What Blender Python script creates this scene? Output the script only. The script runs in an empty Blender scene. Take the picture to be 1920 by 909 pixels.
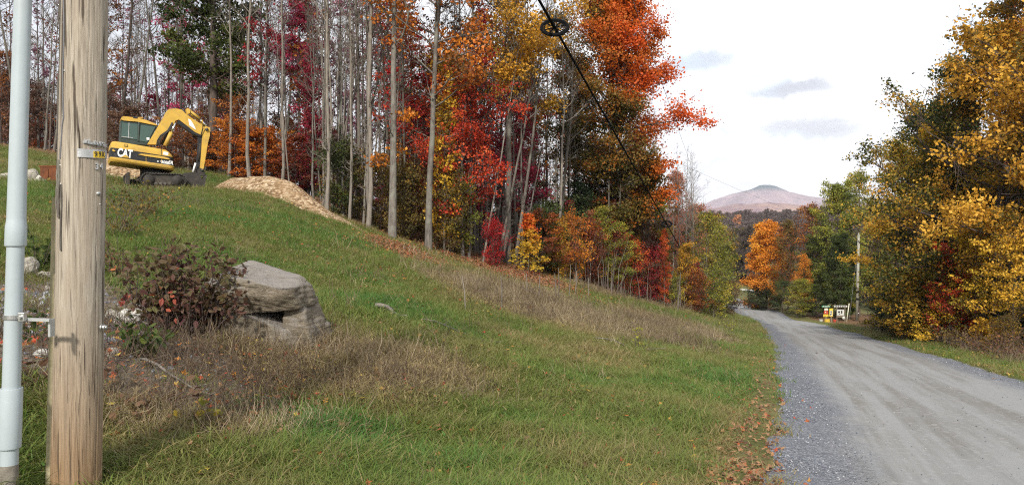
import bpy, bmesh, math, random
import numpy as np
from mathutils import Vector, Matrix, noise as mnoise

S = bpy.context.scene
COL = S.collection
rng = np.random.default_rng(11)
random.seed(11)
PI = math.pi

# ------------------------------------------------------------------ camera
FPX = 1450.0
PITCH = 0.010
cam_d = bpy.data.cameras.new('camera')
cam_d.sensor_width = 36.0
cam_d.lens = 36.0 * FPX / 1920.0
cam_d.clip_start = 0.1
cam_d.clip_end = 30000
cam = bpy.data.objects.new('camera', cam_d)
COL.objects.link(cam)
cam.location = (0, 0, 1.6)
cam.rotation_euler = (PI / 2 - PITCH, 0, 0)
S.camera = cam

# ------------------------------------------------------------------ render look
S.view_settings.view_transform = 'Standard'
S.view_settings.look = 'None'
S.view_settings.exposure = 0.60
S.view_settings.gamma = 1.0
S.render.engine = 'CYCLES'
S.cycles.use_denoising = False
S.cycles.filter_width = 1.15
try:
    S.cycles.denoiser = 'OPENIMAGEDENOISE'
    S.cycles.denoising_prefilter = 'ACCURATE'
except Exception:
    pass
S.cycles.max_bounces = 5
S.cycles.diffuse_bounces = 2
S.cycles.glossy_bounces = 2
S.cycles.transmission_bounces = 3
S.cycles.volume_bounces = 0
S.cycles.use_adaptive_sampling = True
S.cycles.adaptive_threshold = 0.01

# ------------------------------------------------------------------ sun and sky
SUN_DIR = Vector((-0.16, -0.80, 0.57)).normalized()      # towards the sun: behind the camera, a little left
sun_d = bpy.data.lights.new('sun', 'SUN')
sun_d.energy = 3.5
sun_d.angle = math.radians(4.0)
sun_d.color = (1.0, 0.94, 0.85)
sun = bpy.data.objects.new('sun', sun_d)
COL.objects.link(sun)
sun.rotation_euler = SUN_DIR.to_track_quat('Z', 'Y').to_euler()
sun.location = (0, 0, 60)


class NT:
    """small node-tree helper"""
    def __init__(self, tree):
        self.t = tree

    def n(self, typ, ins=None, **props):
        nd = self.t.nodes.new(typ)
        for k, v in props.items():
            setattr(nd, k, v)
        for k, v in (ins or {}).items():
            sk = nd.inputs[k]
            if isinstance(v, bpy.types.NodeSocket):
                self.t.links.new(v, sk)
            elif isinstance(v, bpy.types.Node):
                self.t.links.new(v.outputs[0], sk)
            else:
                sk.default_value = v
        return nd

    def math(self, op, a, b=None, clamp=False):
        ins = {0: a}
        if b is not None:
            ins[1] = b
        nd = self.n('ShaderNodeMath', ins, operation=op)
        nd.use_clamp = clamp
        return nd.outputs[0]

    def ramp(self, fac, stops, interp='LINEAR'):
        nd = self.n('ShaderNodeValToRGB', {0: fac})
        cr = nd.color_ramp
        cr.interpolation = interp
        while len(cr.elements) > 1:
            cr.elements.remove(cr.elements[-1])
        first = True
        for p, c in stops:
            c = tuple(c) + (1,) if len(c) == 3 else c
            if first:
                e = cr.elements[0]
                e.position = p
                first = False
            else:
                e = cr.elements.new(p)
            e.color = c
        return nd.outputs[0]

    def mix(self, fac, a, b, blend='MIX'):
        nd = self.n('ShaderNodeMix', data_type='RGBA', blend_type=blend)
        for k, v in ((0, fac), (6, a), (7, b)):
            sk = nd.inputs[k]
            if isinstance(v, bpy.types.NodeSocket):
                self.t.links.new(v, sk)
            else:
                if k != 0 and len(v) == 3:
                    v = tuple(v) + (1,)
                sk.default_value = v
        return nd.outputs[2]

    def noise(self, vec, scale, detail=4, rough=0.55, dist=0.0):
        nd = self.n('ShaderNodeTexNoise', {'Vector': vec, 'Scale': scale, 'Detail': detail, 'Roughness': rough, 'Distortion': dist})
        return nd.outputs[0]


g3 = lambda v: (v, v, v)

world = bpy.data.worlds.new('World')
S.world = world
world.use_nodes = True
wt = world.node_tree
wt.nodes.clear()
W = NT(wt)
sky = W.n('ShaderNodeTexSky', sky_type='NISHITA')
sky.sun_disc = False
sky.sun_elevation = math.asin(SUN_DIR.z)
sky.sun_rotation = math.atan2(SUN_DIR.x, SUN_DIR.y)
sky.dust_density = 1.5
geo = W.n('ShaderNodeTexCoord')
sep = W.n('ShaderNodeSeparateXYZ', {0: geo.outputs['Generated']})
az = W.math('ARCTAN2', sep.outputs[0], sep.outputs[1])
hz = W.math('MAXIMUM', sep.outputs[2], 0.0)
den = W.math('ADD', hz, 0.16)
pv = W.n('ShaderNodeCombineXYZ', {0: W.math('DIVIDE', sep.outputs[0], den), 1: W.math('DIVIDE', sep.outputs[1], den), 2: 0.0})
cl = W.noise(pv.outputs[0], 0.75, 6, 0.6, 0.3)
cover = W.ramp(cl, [(0.28, g3(0.15)), (0.47, g3(1))])
cl2 = W.noise(pv.outputs[0], 1.7, 5, 0.6, 0.5)
# the shaded bellies of a few flat clouds low over the hills and the greyer bank in the west
belly = None
warp = W.math('MULTIPLY', W.math('SUBTRACT', W.noise(geo.outputs['Generated'], 14.0, 4, 0.6), 0.5), 0.06)
el = W.math('ADD', W.math('ARCSINE', sep.outputs[2]), warp)
for (px, py, wx, wy, amt) in ((1300, 132, 62, 17, .95), (1485, 183, 78, 14, 1.0), (1520, 252, 98, 18, .85), (1625, 165, 34, 11, .35),
                              (1300, 222, 35, 9, .3), (1345, 302, 52, 5, .4), (1345, 262, 20, 4, .3), (1580, 232, 45, 10, .35), (1240, 300, 40, 6, .2)):
    a0, e0 = math.atan((px - 960) / FPX), math.atan((440 - py) / FPX)
    dx = W.math('DIVIDE', W.math('SUBTRACT', W.math('ADD', az, W.math('MULTIPLY', warp, 1.2)), a0), 1.25 * wx / FPX)
    dy = W.math('DIVIDE', W.math('SUBTRACT', el, e0), 1.3 * wy / FPX)
    r2 = W.math('ADD', W.math('MULTIPLY', dx, dx), W.math('MULTIPLY', dy, dy))
    m = W.math('MULTIPLY', W.n('ShaderNodeMapRange', {0: r2, 1: 1.0, 2: 0.0}, interpolation_type='SMOOTHSTEP').outputs[0], amt * .9)
    belly = m if belly is None else W.math('ADD', belly, m, True)
west = W.n('ShaderNodeMapRange', {0: az, 1: -0.10, 2: -0.42, 3: 0.0, 4: 0.75}).outputs[0]
west = W.math('MULTIPLY', west, W.ramp(cl2, [(0.3, g3(0.4)), (0.7, g3(1))]))
belly = W.math('ADD', belly, west, True)
puff = W.ramp(W.noise(pv.outputs[0], 1.1, 5, 0.55, 0.4), [(0.36, g3(0)), (0.62, g3(1))])
cloud = W.mix(belly, W.mix(puff, (.72, .74, .79, 1), (.90, .92, .95, 1)), (0.44, 0.465, 0.53, 1))
skyc = W.mix(1.0, sky.outputs[0], g3(0.13), 'MULTIPLY')
# thin, high haze over the blue
final = W.mix(cover, W.mix(0.45, skyc, (0.82, .90, .96, 1)), cloud)
bg = W.n('ShaderNodeBackground', {0: final, 1: 1.0})
W.n('ShaderNodeOutputWorld', {0: bg.outputs[0]})

# ------------------------------------------------------------------ pixel <-> world
RGT = np.array([1.0, 0, 0])
FWD = np.array([0, math.cos(PITCH), -math.sin(PITCH)])
UPV = np.array([0, math.sin(PITCH), math.cos(PITCH)])
EYE = np.array([0, 0, 1.6])


def ray(px, py):
    return FWD + (px - 960) / FPX * RGT + (454.5 - py) / FPX * UPV


def at(px, py, Y):
    d = ray(px, py)
    return EYE + d * (Y / d[1])


# ------------------------------------------------------------------ road in plan
_RY = np.array([-60, -30, 0, 6.9, 10.1, 17.9, 29.2, 45, 58.8, 78.7, 95, 105, 120, 140, 170])
_RX = np.array([-21.5, -10.8, -0.1, 2.33, 3.5, 6.15, 9.9, 14.75, 18.75, 23.9, 27.3, 28.9, 30.2, 30.2, 27.0])
_ys = np.linspace(-60, 170, 461)
_xs = np.interp(_ys, _RY, _RX)
_k = np.hanning(25)
_k /= _k.sum()
_xs = np.convolve(np.pad(_xs, 12, mode='reflect', reflect_type='odd'), _k, 'valid')
_sl = np.gradient(_xs, _ys)
ROADW = 5.4


def road_left(y):
    return np.interp(y, _ys, _xs)


def road_lat(x, y):
    s = np.interp(y, _ys, _sl)
    return (x - road_left(y)) / np.sqrt(1 + s * s)


def road_z(y):
    return np.where(y < 78, -0.09 * y, -0.09 * 78 - 0.052 * (y - 78) + 0.00045 * np.clip(y - 78, 0, 60) ** 2)


# ------------------------------------------------------------------ terrain
ctrl = []
for (px, py, Y) in [(145, 965, 4.6), (700, 909, 4.9), (1100, 909, 5.6), (20, 905, 4.4), (400, 700, 7.5), (520, 648, 9.0), (640, 640, 9.3),
                    (100, 680, 6.5), (60, 500, 10.5), (60, 420, 14.5), (60, 345, 24), (0, 335, 27), (292, 354, 29.6), (245, 352, 30.5), (350, 358, 29.8), (200, 334, 30), (400, 358, 29.5),
                    (500, 368, 29), (640, 418, 28.5), (735, 450, 29), (803, 466, 29.5), (870, 490, 30), (1000, 512, 33), (1100, 535, 37),
                    (1200, 562, 42), (1280, 582, 48), (1368, 588, 70), (400, 430, 17.5), (250, 430, 16), (600, 470, 18.5), (500, 540, 13.2), (700, 560, 14),
                    (870, 582, 17), (940, 580, 18.5), (1000, 640, 14), (1100, 600, 21), (1200, 640, 19.5), (1350, 622, 34), (900, 700, 9.8), (1280, 700, 14),
                    (1300, 800, 9.2), (1410, 640, 30), (1425, 700, 17.2), (50, 280, 38), (0, 272, 48), (300, 318, 42), (450, 330, 40), (600, 370, 38), (740, 430, 40), (900, 470, 45),
                    (1050, 500, 50), (1200, 530, 60), (300, 350, 90), (0, 320, 90), (700, 415, 90), (1000, 470, 90), (1200, 510, 90), (1290, 560, 90), (1600, 602, 82),
                    (1390, 548, 140), (1390, 532, 180), (1250, 530, 150), (900, 490, 160), (400, 420, 160), (1750, 580, 150)]:
    ctrl.append(at(px, py, Y))
for y in (-40, -20, -8, 0, 7, 12, 18, 26, 36, 48, 62, 78, 92, 105, 120):
    for u in (0.0, ROADW):
        s = float(np.interp(y, _ys, _sl))
        c = 1 / math.sqrt(1 + s * s)
        ctrl.append((float(road_left(y)) + u * c, y - u * s * c, float(road_z(np.array(float(y))))))
for p in [(-20, 4, 3.2), (-12, 2, 1.6), (-6, 0, 0.7), (-20, -20, 3.5), (-45, 20, 7.5), (-60, 60, 9), (-80, 0, 9), (20, 5, -1.2), (30, 20, -2.6), (26, 32, -3.6),
          (40, 50, -5.2), (60, 20, -3.5), (60, 90, -8.5), (-10, -30, 2.8), (30, -20, 0.5), (45, 110, -9.0)]:
    ctrl.append(p)
ctrl = np.array(ctrl)


def _U(r2):
    return r2 * np.log(r2 + 1e-9) * 0.5


_sc = 30.0
_C = ctrl[:, :2] / _sc
_n = len(_C)
_K = _U(((_C[:, None] - _C[None]) ** 2).sum(-1)) + np.eye(_n) * 0.002
_P = np.hstack([np.ones((_n, 1)), _C])
_A = np.block([[_K, _P], [_P.T, np.zeros((3, 3))]])
_wts = np.linalg.solve(_A, np.concatenate([ctrl[:, 2], np.zeros(3)]))


def sstep(a, b, x):
    t = np.clip((x - a) / (b - a), 0, 1)
    return t * t * (3 - 2 * t)


def tps(x, y):
    q = np.stack([x, y], -1).reshape(-1, 2) / _sc
    out = np.empty(len(q))
    for i in range(0, len(q), 20000):
        b = q[i:i + 20000]
        out[i:i + 20000] = _U(((b[:, None] - _C[None]) ** 2).sum(-1)) @ _wts[:_n] + _wts[_n] + b @ _wts[_n + 1:]
    return out.reshape(np.shape(x))


def zbase(x, y):
    x = np.asarray(x, float)
    y = np.asarray(y, float)
    cx, cy = np.clip(x, -110, 90), np.clip(y, -45, 190)
    zn = tps(cx, cy)
    zn = zn + 0.22 * (np.clip(-110 - x, 0, 200))
    r = np.hypot(x - 20, y)
    far = -8 + 16 * sstep(230, 600, r) - 22 * sstep(650, 1100, r) + 6 * np.sin(x / 90.0 + 1.0) * sstep(240, 400, r) * np.cos(y / 130.0)
    w = sstep(150, 260, y) * 1.0
    w = np.maximum(w, sstep(100, 260, np.abs(x)))
    w = np.maximum(w, sstep(60, 200, -y))
    return zn * (1 - w) + far * w


def bumps(x, y):
    return 1.5 * (0.030 * np.sin(1.9 * x + 0.7 * y + 1) * np.sin(1.3 * y - 0.6 * x) + 0.018 * np.sin(4.1 * x - 2.2 * y) * np.sin(3.7 * y + 1.7 * x + 2)
            + 0.05 * np.sin(0.7 * x + 0.3 * y) * np.sin(0.55 * y - 0.4 * x + .5))


def gz(x, y):
    """ground height (as built)"""
    x = np.asarray(x, float)
    y = np.asarray(y, float)
    z = zbase(x, y)
    lat = road_lat(x, y)
    on = (y > -60) & (y < 150)
    off = np.where(on, np.clip(np.maximum(-lat, lat - ROADW) / 1.0, 0, 1), 1)
    z = z + bumps(x, y) * off
    return z - np.where(on, 0.14 * sstep(0.0, 0.45, lat) * sstep(0.0, 0.45, ROADW - lat), 0)


def gp(px, py, y0=2.5, y1=260.0):
    """the ground point seen at a pixel of the photograph"""
    d = ray(px, py)
    ys = np.exp(np.linspace(math.log(y0), math.log(y1), 1500))
    p = EYE[None] + d[None] * (ys / d[1])[:, None]
    under = p[:, 2] < gz(p[:, 0], p[:, 1])
    i = int(np.argmax(under)) if under.any() else len(ys) - 1
    q = p[i]
    return np.array([q[0], q[1], float(gz(q[0], q[1]))])


_EX = np.array([-60, -40, -25, -14, -11.4, -7.6, -4.5, -3.2, -1.9, 0.9, 3.6, 7.0, 10.6, 14.5, 20, 24, 30])
_EY = np.array([38, 38, 38, 38, 33, 32, 29, 29.3, 30.2, 33, 36.5, 42, 48.5, 58, 72, 95, 120])


def edge_y(x):
    return np.interp(x, _EX, _EY)


def forest_left(x, y):
    return sstep(-0.6, 1.2, y - edge_y(x)) * sstep(1.5, 3.5, -road_lat(x, y)) * (y < 150)


def blob(x, y, c, rx, ry, ang=0.0):
    ca, sa = math.cos(ang), math.sin(ang)
    u = ((x - c[0]) * ca + (y - c[1]) * sa) / rx
    v = (-(x - c[0]) * sa + (y - c[1]) * ca) / ry
    return 1 - sstep(0.5, 1.15, np.hypot(u, v))


def n2(x, y, s, seed=0.0):
    """cheap smooth noise in 0..1"""
    a = np.sin(x * s + 1.3 * np.sin(y * s * .7 + seed) + seed) + np.sin(y * s * 1.1 + 1.7 * np.sin(x * s * .6 + 2 * seed))
    b = np.sin(x * s * 2.3 - y * s * 1.9 + seed * 3) + np.sin(y * s * 2.7 + x * s * 1.1 - seed)
    return np.clip(0.5 + 0.17 * a + 0.1 * b, 0, 1)


C_DRY1 = gp(1100, 592)
C_DRY2 = gp(960, 560)
C_DRY3 = gp(1260, 615)
C_DRK = gp(430, 660)
C_DRK2 = gp(720, 690)
C_DIRT = gp(60, 590)
C_DIRT2 = gp(240, 680)
C_LIT = gp(960, 510)
C_LIT2 = gp(760, 470)


def covers(x, y):
    """dirt, dry weeds, leaf litter, in 0..1"""
    n = n2(x, y, 1.1, 2.0) * 0.9 + n2(x, y, 3.1, 6.0) * .5 + 0.28
    dirt = np.clip((blob(x, y, C_DIRT, 2.2, 2.6) + 0.95 * blob(x, y, C_DIRT2, 1.9, 1.2, -.2)) * n, 0, 1)
    dry = np.maximum.reduce([blob(x, y, C_DRY1, 4.0, 4.4, .3), blob(x, y, C_DRY2, 3.0, 3.0, .2), blob(x, y, C_DRY3, 2.6, 5.4, -.3),
                             blob(x, y, C_DRK, 2.2, 1.3), 0.75 * blob(x, y, C_DRK2, 1.3, 1.2), .6 * blob(x, y, gp(330, 770), 1.2, .7), .95 * sstep(-3.6, -1.2, y - edge_y(x)) * sstep(1.6, .2, y - edge_y(x)) * sstep(1.5, 4, x) * sstep(1.0, 2.5, -road_lat(x, y))])
    dry = np.clip(dry * n, 0, 1)
    lit = np.maximum.reduce([forest_left(x, y), blob(x, y, C_LIT, 2.8, 3.0, .35), 0.8 * blob(x, y, C_LIT2, 1.6, 2.2, .2),
                             sstep(1.2, 3.2, road_lat(x, y) - ROADW) * (y > 5) * sstep(102, 90, y) * 0.9])
    return dirt, dry, np.clip(lit, 0, 1)


# ------------------------------------------------------------------ object helpers
def tag(o, label=None, cat=None, group=None, kind=None):
    if label:
        o['label'] = label
    if cat:
        o['category'] = cat
    if group:
        o['group'] = group
    if kind:
        o['kind'] = kind
    return o


def thing(name, label, cat, loc=(0, 0, 0), rotz=0.0, group=None):
    o = bpy.data.objects.new(name, None)
    o.empty_display_size = 0.2
    COL.objects.link(o)
    o.location = [float(v) for v in loc]
    o.rotation_euler = (0, 0, rotz)
    return tag(o, label, cat, group)


def link(name, me, m=None, parent=None):
    o = bpy.data.objects.new(name, me)
    COL.objects.link(o)
    if m is not None and len(me.materials) == 0:
        me.materials.append(m)
    if parent is not None:
        o.parent = parent
    return o


def pymesh(name, V, F, smooth=True, fattr=None, vattr=None):
    """V (n,3); F (m,k) array of equal faces, or list of such arrays"""
    V = np.ascontiguousarray(V, dtype=np.float32)
    Fs = F if isinstance(F, list) else [F]
    Fs = [np.asarray(f, dtype=np.int32) for f in Fs if len(f)]
    me = bpy.data.meshes.new(name)
    me.vertices.add(len(V))
    me.vertices.foreach_set('co', V.ravel())
    li = np.concatenate([f.ravel() for f in Fs])
    tot = np.concatenate([np.full(len(f), f.shape[1], np.int32) for f in Fs])
    st = np.concatenate([[0], np.cumsum(tot)[:-1]]).astype(np.int32)
    me.loops.add(len(li))
    me.loops.foreach_set('vertex_index', li)
    me.polygons.add(len(tot))
    me.polygons.foreach_set('loop_start', st)
    me.polygons.foreach_set('loop_total', tot)
    me.polygons.foreach_set('use_smooth', np.full(len(tot), smooth, dtype=bool))
    for k, a in (fattr or {}).items():
        at_ = me.attributes.new(k, 'FLOAT', 'FACE')
        at_.data.foreach_set('value', np.asarray(a, np.float32))
    for k, a in (vattr or {}).items():
        a = np.asarray(a, np.float32)
        if a.ndim == 2:
            at_ = me.attributes.new(k, 'FLOAT_VECTOR', 'POINT')
            at_.data.foreach_set('vector', a.ravel())
        else:
            at_ = me.attributes.new(k, 'FLOAT', 'POINT')
            at_.data.foreach_set('value', a)
    me.update(calc_edges=True)
    me.validate()
    return me


def tubes(P, R, sides=4):
    """N polylines of K points as tapered tubes -> verts, quads"""
    P = np.asarray(P, float)
    R = np.asarray(R, float)
    N, K, _ = P.shape
    T = np.gradient(P, axis=1)
    T /= np.linalg.norm(T, axis=2, keepdims=True) + 1e-9
    ref = np.where(np.abs(T[:, :1, 2:3]) > 0.75, np.array([[[1.0, 0.2, 0]]]), np.array([[[0, 0, 1.0]]]))
    U = np.cross(T, np.broadcast_to(ref, T.shape))
    U /= np.linalg.norm(U, axis=2, keepdims=True) + 1e-9
    Vv = np.cross(T, U)
    a = np.arange(sides) / sides * 2 * PI
    V = P[:, :, None] + R[:, :, None, None] * (U[:, :, None] * np.cos(a)[None, None, :, None] + Vv[:, :, None] * np.sin(a)[None, None, :, None])
    idx = np.arange(N * K * sides).reshape(N, K, sides)
    nx = np.roll(idx, -1, axis=2)
    F = np.stack([idx[:, :-1], nx[:, :-1], nx[:, 1:], idx[:, 1:]], -1).reshape(-1, 4)
    return V.reshape(-1, 3), F


def joinm(parts):
    Vs, Fs, o = [], {}, 0
    for V, F in parts:
        for f in (F if isinstance(F, list) else [F]):
            if len(f):
                Fs.setdefault(np.asarray(f).shape[1], []).append(np.asarray(f) + o)
        Vs.append(V)
        o += len(V)
    return np.concatenate(Vs), [np.concatenate(v) for v in Fs.values()]


def unit(v):
    return v / (np.linalg.norm(v, axis=-1, keepdims=True) + 1e-9)


# ------------------------------------------------------------------ materials
def new_mat(name):
    m = bpy.data.materials.new(name)
    m.use_nodes = True
    m.node_tree.nodes.clear()
    return m, NT(m.node_tree)


def out(t, surf, disp=None):
    o = t.n('ShaderNodeOutputMaterial')
    t.t.links.new(surf, o.inputs[0])


def principled(t, col, rough=0.7, metal=0.0, normal=None, spec=0.4, **kw):
    ins = {'Base Color': col if not (isinstance(col, tuple) and len(col) == 3) else col + (1,), 'Roughness': rough, 'Metallic': metal, 'Specular IOR Level': spec}
    ins.update(kw)
    p = t.n('ShaderNodeBsdfPrincipled', ins)
    if normal is not None:
        t.t.links.new(normal, p.inputs['Normal'])
    return p.outputs[0]


def bump(t, h, strength=0.5, dist=0.02):
    return t.n('ShaderNodeBump', {'Height': h, 'Strength': strength, 'Distance': dist}).outputs[0]


def simple_mat(name, col, rough=0.6, metal=0.0, var=0.25, scale=8.0, spec=0.4, bumpy=0.0, dirt=None):
    m, t = new_mat(name)
    tc = t.n('ShaderNodeTexCoord').outputs['Object']
    nz = t.noise(tc, scale, 6, 0.65)
    c = t.mix(t.ramp(nz, [(0.3, g3(0)), (0.7, g3(1))]), tuple(v * (1 - var) for v in col), tuple(min(1, v * (1 + var)) for v in col))
    if dirt:
        d = t.ramp(t.noise(tc, scale * 0.6, 8, 0.7, .4), [(0.5, g3(0)), (0.72, g3(1))])
        c = t.mix(t.math('MULTIPLY', d, dirt[1]), c, dirt[0])
    nrm = bump(t, t.noise(tc, scale * 5, 5), bumpy, 0.01) if bumpy else None
    out(t, principled(t, c, rough, metal, nrm, spec))
    return m


def leaf_mat(name, stops, transl=0.35, jit=0.10, inst=False):
    m, t = new_mat(name)
    a = t.n('ShaderNodeAttribute', attribute_name='tint', attribute_type='INSTANCER' if inst else 'GEOMETRY')
    oi = t.n('ShaderNodeObjectInfo')
    c = t.ramp(a.outputs['Fac'], stops)
    hs = t.n('ShaderNodeHueSaturation', {'Hue': t.math('ADD', 0.5, t.math('MULTIPLY', t.math('SUBTRACT', oi.outputs['Random'], 0.5), jit * 0.25)),
                                         'Value': t.math('ADD', 1.0 - jit, t.math('MULTIPLY', oi.outputs['Random'], jit * 2)), 'Color': c})
    c = hs.outputs[0]
    d = t.n('ShaderNodeBsdfPrincipled', {'Base Color': c, 'Roughness': 0.55, 'Specular IOR Level': 0.25})
    tr = t.n('ShaderNodeBsdfTranslucent', {'Color': c})
    mx = t.n('ShaderNodeMixShader', {0: transl, 1: d.outputs[0], 2: tr.outputs[0]})
    out(t, mx.outputs[0])
    return m


def bark_mat(name, c0, c1, lich=None, scale=6.0):
    m, t = new_mat(name)
    tc = t.n('ShaderNodeTexCoord').outputs['Object']
    mp = t.n('ShaderNodeMapping', {'Vector': tc, 'Scale': (1, 1, 0.22)}).outputs[0]
    n1 = t.noise(mp, scale * 2.2, 7, 0.7, 0.6)
    n2_ = t.noise(tc, scale * 0.35, 5, 0.6)
    c = t.mix(t.ramp(n1, [(0.3, g3(0)), (0.68, g3(1))]), c0, c1)
    if lich:
        c = t.mix(t.ramp(n2_, [(0.48, g3(0)), (0.62, g3(0.8))]), c, lich)
    oi = t.n('ShaderNodeObjectInfo')
    c = t.n('ShaderNodeHueSaturation', {'Value': t.math('ADD', 0.72, t.math('MULTIPLY', oi.outputs['Random'], 0.55)), 'Color': c}).outputs[0]
    out(t, principled(t, c, 0.9, 0, bump(t, n1, 0.7, 0.03), 0.15))
    return m


M = {}
M['bark_grey'] = bark_mat('bark_grey', (0.06, 0.052, 0.045), (0.20, 0.175, 0.15), (0.20, 0.20, 0.165))
M['bark_pale'] = bark_mat('bark_pale', (0.085, 0.073, 0.06), (0.25, 0.22, 0.185))
M['bark_dark'] = bark_mat('bark_dark', (0.035, 0.028, 0.022), (0.13, 0.10, 0.085))
M['twig'] = bark_mat('twig_bark', (0.06, 0.042, 0.038), (0.14, 0.105, 0.095))

LM = {
    'gold': leaf_mat('leaves_gold', [(0, (.09, .08, .014)), (.3, (.30, .19, .022)), (.6, (.66, .38, .032)), (1, (.80, .52, .065))]),
    'goldgreen': leaf_mat('leaves_gold_green', [(0, (.025, .036, .009)), (.34, (.075, .09, .017)), (.5, (.18, .165, .024)), (.68, (.42, .29, .03)), (.86, (.62, .41, .045)), (1, (.62, .34, .035))]),
    'orange': leaf_mat('leaves_orange', [(0, (.14, .075, .018)), (.25, (.42, .15, .02)), (.6, (.66, .22, .025)), (1, (.76, .34, .035))]),
    'redorange': leaf_mat('leaves_red_orange', [(0, (.055, .06, .016)), (.22, (.11, .085, .02)), (.36, (.20, .11, .022)), (.5, (.38, .11, .016)), (.75, (.52, .10, .014)), (1, (.62, .085, .018))]),
    'red': leaf_mat('leaves_red', [(0, (.12, .025, .015)), (.4, (.38, .035, .018)), (.75, (.58, .055, .024)), (1, (.62, .13, .03))]),
    'crimson': leaf_mat('leaves_crimson', [(0, (.09, .014, .018)), (.5, (.26, .018, .032)), (1, (.42, .035, .06))]),
    'magenta': leaf_mat('leaves_magenta', [(0, (.18, .025, .06)), (.5, (.46, .035, .13)), (1, (.62, .08, .20))]),
    'pink': leaf_mat('leaves_dusty_pink', [(0, (.14, .06, .09)), (.5, (.27, .10, .15)), (1, (.38, .17, .20))]),
    'salmon': leaf_mat('leaves_salmon', [(0, (.20, .08, .04)), (.5, (.45, .16, .08)), (1, (.58, .26, .13))]),
    'rust': leaf_mat('leaves_rust', [(0, (.08, .032, .018)), (.4, (.20, .06, .022)), (.8, (.36, .10, .02)), (1, (.46, .17, .02))]),
    'brown': leaf_mat('leaves_brown', [(0, (.05, .03, .022)), (.5, (.14, .075, .045)), (1, (.24, .13, .07))]),
    'olive': leaf_mat('leaves_olive', [(0, (.045, .042, .014)), (.4, (.12, .09, .022)), (.8, (.22, .14, .03)), (1, (.34, .16, .03))]),
    'yellowgreen': leaf_mat('leaves_yellow_green', [(0, (.09, .11, .02)), (.4, (.21, .225, .035)), (.75, (.36, .32, .045)), (1, (.55, .40, .05))]),
    'green': leaf_mat('leaves_green', [(0, (.022, .035, .010)), (.5, (.055, .085, .018)), (1, (.12, .145, .03))]),
    'olivegreen': leaf_mat('leaves_olive_green', [(0, (.04, .055, .014)), (.5, (.11, .13, .026)), (1, (.24, .22, .04))]),
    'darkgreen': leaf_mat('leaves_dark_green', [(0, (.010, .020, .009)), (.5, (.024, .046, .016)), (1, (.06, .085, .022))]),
    'pine': leaf_mat('pine_needles', [(0, (.010, .022, .014)), (.5, (.022, .045, .022)), (1, (.05, .08, .03))], 0.1),
    'bramble': leaf_mat('bramble_leaves', [(0, (.075, .030, .030)), (.3, (.11, .058, .036)), (.6, (.105, .085, .034)), (.90, (.12, .12, .04)), (.93, (.24, .06, .03)), (1, (.34, .10, .04))], 0.25),
}

# ground
m, t = new_mat('ground')
M['ground'] = m
tc = t.n('ShaderNodeNewGeometry').outputs['Position']
att = t.n('ShaderNodeAttribute', attribute_name='cover')
sp = t.n('ShaderNodeSeparateXYZ', {0: att.outputs['Vector']})
na, nb, nc = t.noise(tc, 0.55, 6, 0.6), t.noise(tc, 5.0, 7, 0.7), t.noise(tc, 34.0, 5, 0.7)
grass_c = t.mix(t.ramp(nb, [(0.3, g3(0)), (0.7, g3(1))]), (0.06, 0.065, 0.022), (0.15, 0.145, 0.05))
grass_c = t.mix(t.ramp(na, [(0.45, g3(0)), (0.65, g3(0.7))]), grass_c, (0.19, 0.155, 0.07))
dirt_c = t.mix(t.ramp(nc, [(0.35, g3(0)), (0.7, g3(1))]), (0.10, 0.08, 0.058), (0.25, 0.21, 0.165))
dry_c = t.mix(t.ramp(nb, [(0.32, g3(0)), (0.7, g3(1))]), (0.065, 0.05, 0.034), (0.17, 0.135, 0.085))
lit_c = t.mix(t.ramp(nc, [(0.32, g3(0)), (0.7, g3(1))]), (0.075, 0.045, 0.028), (0.26, 0.15, 0.075))
jit = t.math('MULTIPLY', t.math('SUBTRACT', nb, 0.5), 1.0)


def msk(s):
    return t.ramp(t.math('ADD', s, jit), [(0.3, g3(0)), (0.65, g3(1))])


c = t.mix(msk(sp.outputs[1]), grass_c, dry_c)
c = t.mix(msk(sp.outputs[2]), c, lit_c)
c = t.mix(msk(sp.outputs[0]), c, dirt_c)
out(t, principled(t, c, 0.95, 0, bump(t, t.math('ADD', nb, nc), 0.6, 0.04), 0.1))

# road: packed grit in the middle, loose blue-grey crushed stone along both shoulders
m, t = new_mat('road_gravel')
M['road'] = m
tc = t.n('ShaderNodeNewGeometry').outputs['Position']
att = t.n('ShaderNodeAttribute', attribute_name='lane')
sp = t.n('ShaderNodeSeparateXYZ', {0: att.outputs['Vector']})
lane = sp.outputs[0]
lw = t.math('ADD', lane, t.math('MULTIPLY', t.math('SUBTRACT', t.noise(tc, 1.1, 5, 0.65), 0.5), 0.9))
vo = t.n('ShaderNodeTexVoronoi', {'Vector': tc, 'Scale': 58.0}, feature='F1')
vo2 = t.n('ShaderNodeTexVoronoi', {'Vector': tc, 'Scale': 17.0}, feature='F1')
st = t.n('ShaderNodeSeparateColor', {0: vo.outputs['Color']}).outputs[0]
st2 = t.n('ShaderNodeSeparateColor', {0: vo2.outputs['Color']}).outputs[1]
stone = t.ramp(st, [(0, (.085, .09, .105)), (.5, (.15, .158, .178)), (.85, (.22, .228, .25)), (1, (.34, .35, .37))])
fine = t.noise(tc, 90.0, 4, 0.8)
mid = t.noise(tc, 0.8, 6, 0.6)
pack = t.mix(t.ramp(fine, [(0.3, g3(0)), (0.72, g3(1))]), (0.135, 0.132, 0.124), (0.255, 0.25, 0.238))
pack = t.mix(t.ramp(mid, [(0.4, g3(0)), (0.65, g3(0.55))]), pack, (0.155, 0.142, 0.122))
pack = t.mix(t.ramp(st2, [(0.86, g3(0)), (0.93, g3(0.6))]), pack, (0.30, 0.29, 0.28))
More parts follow.
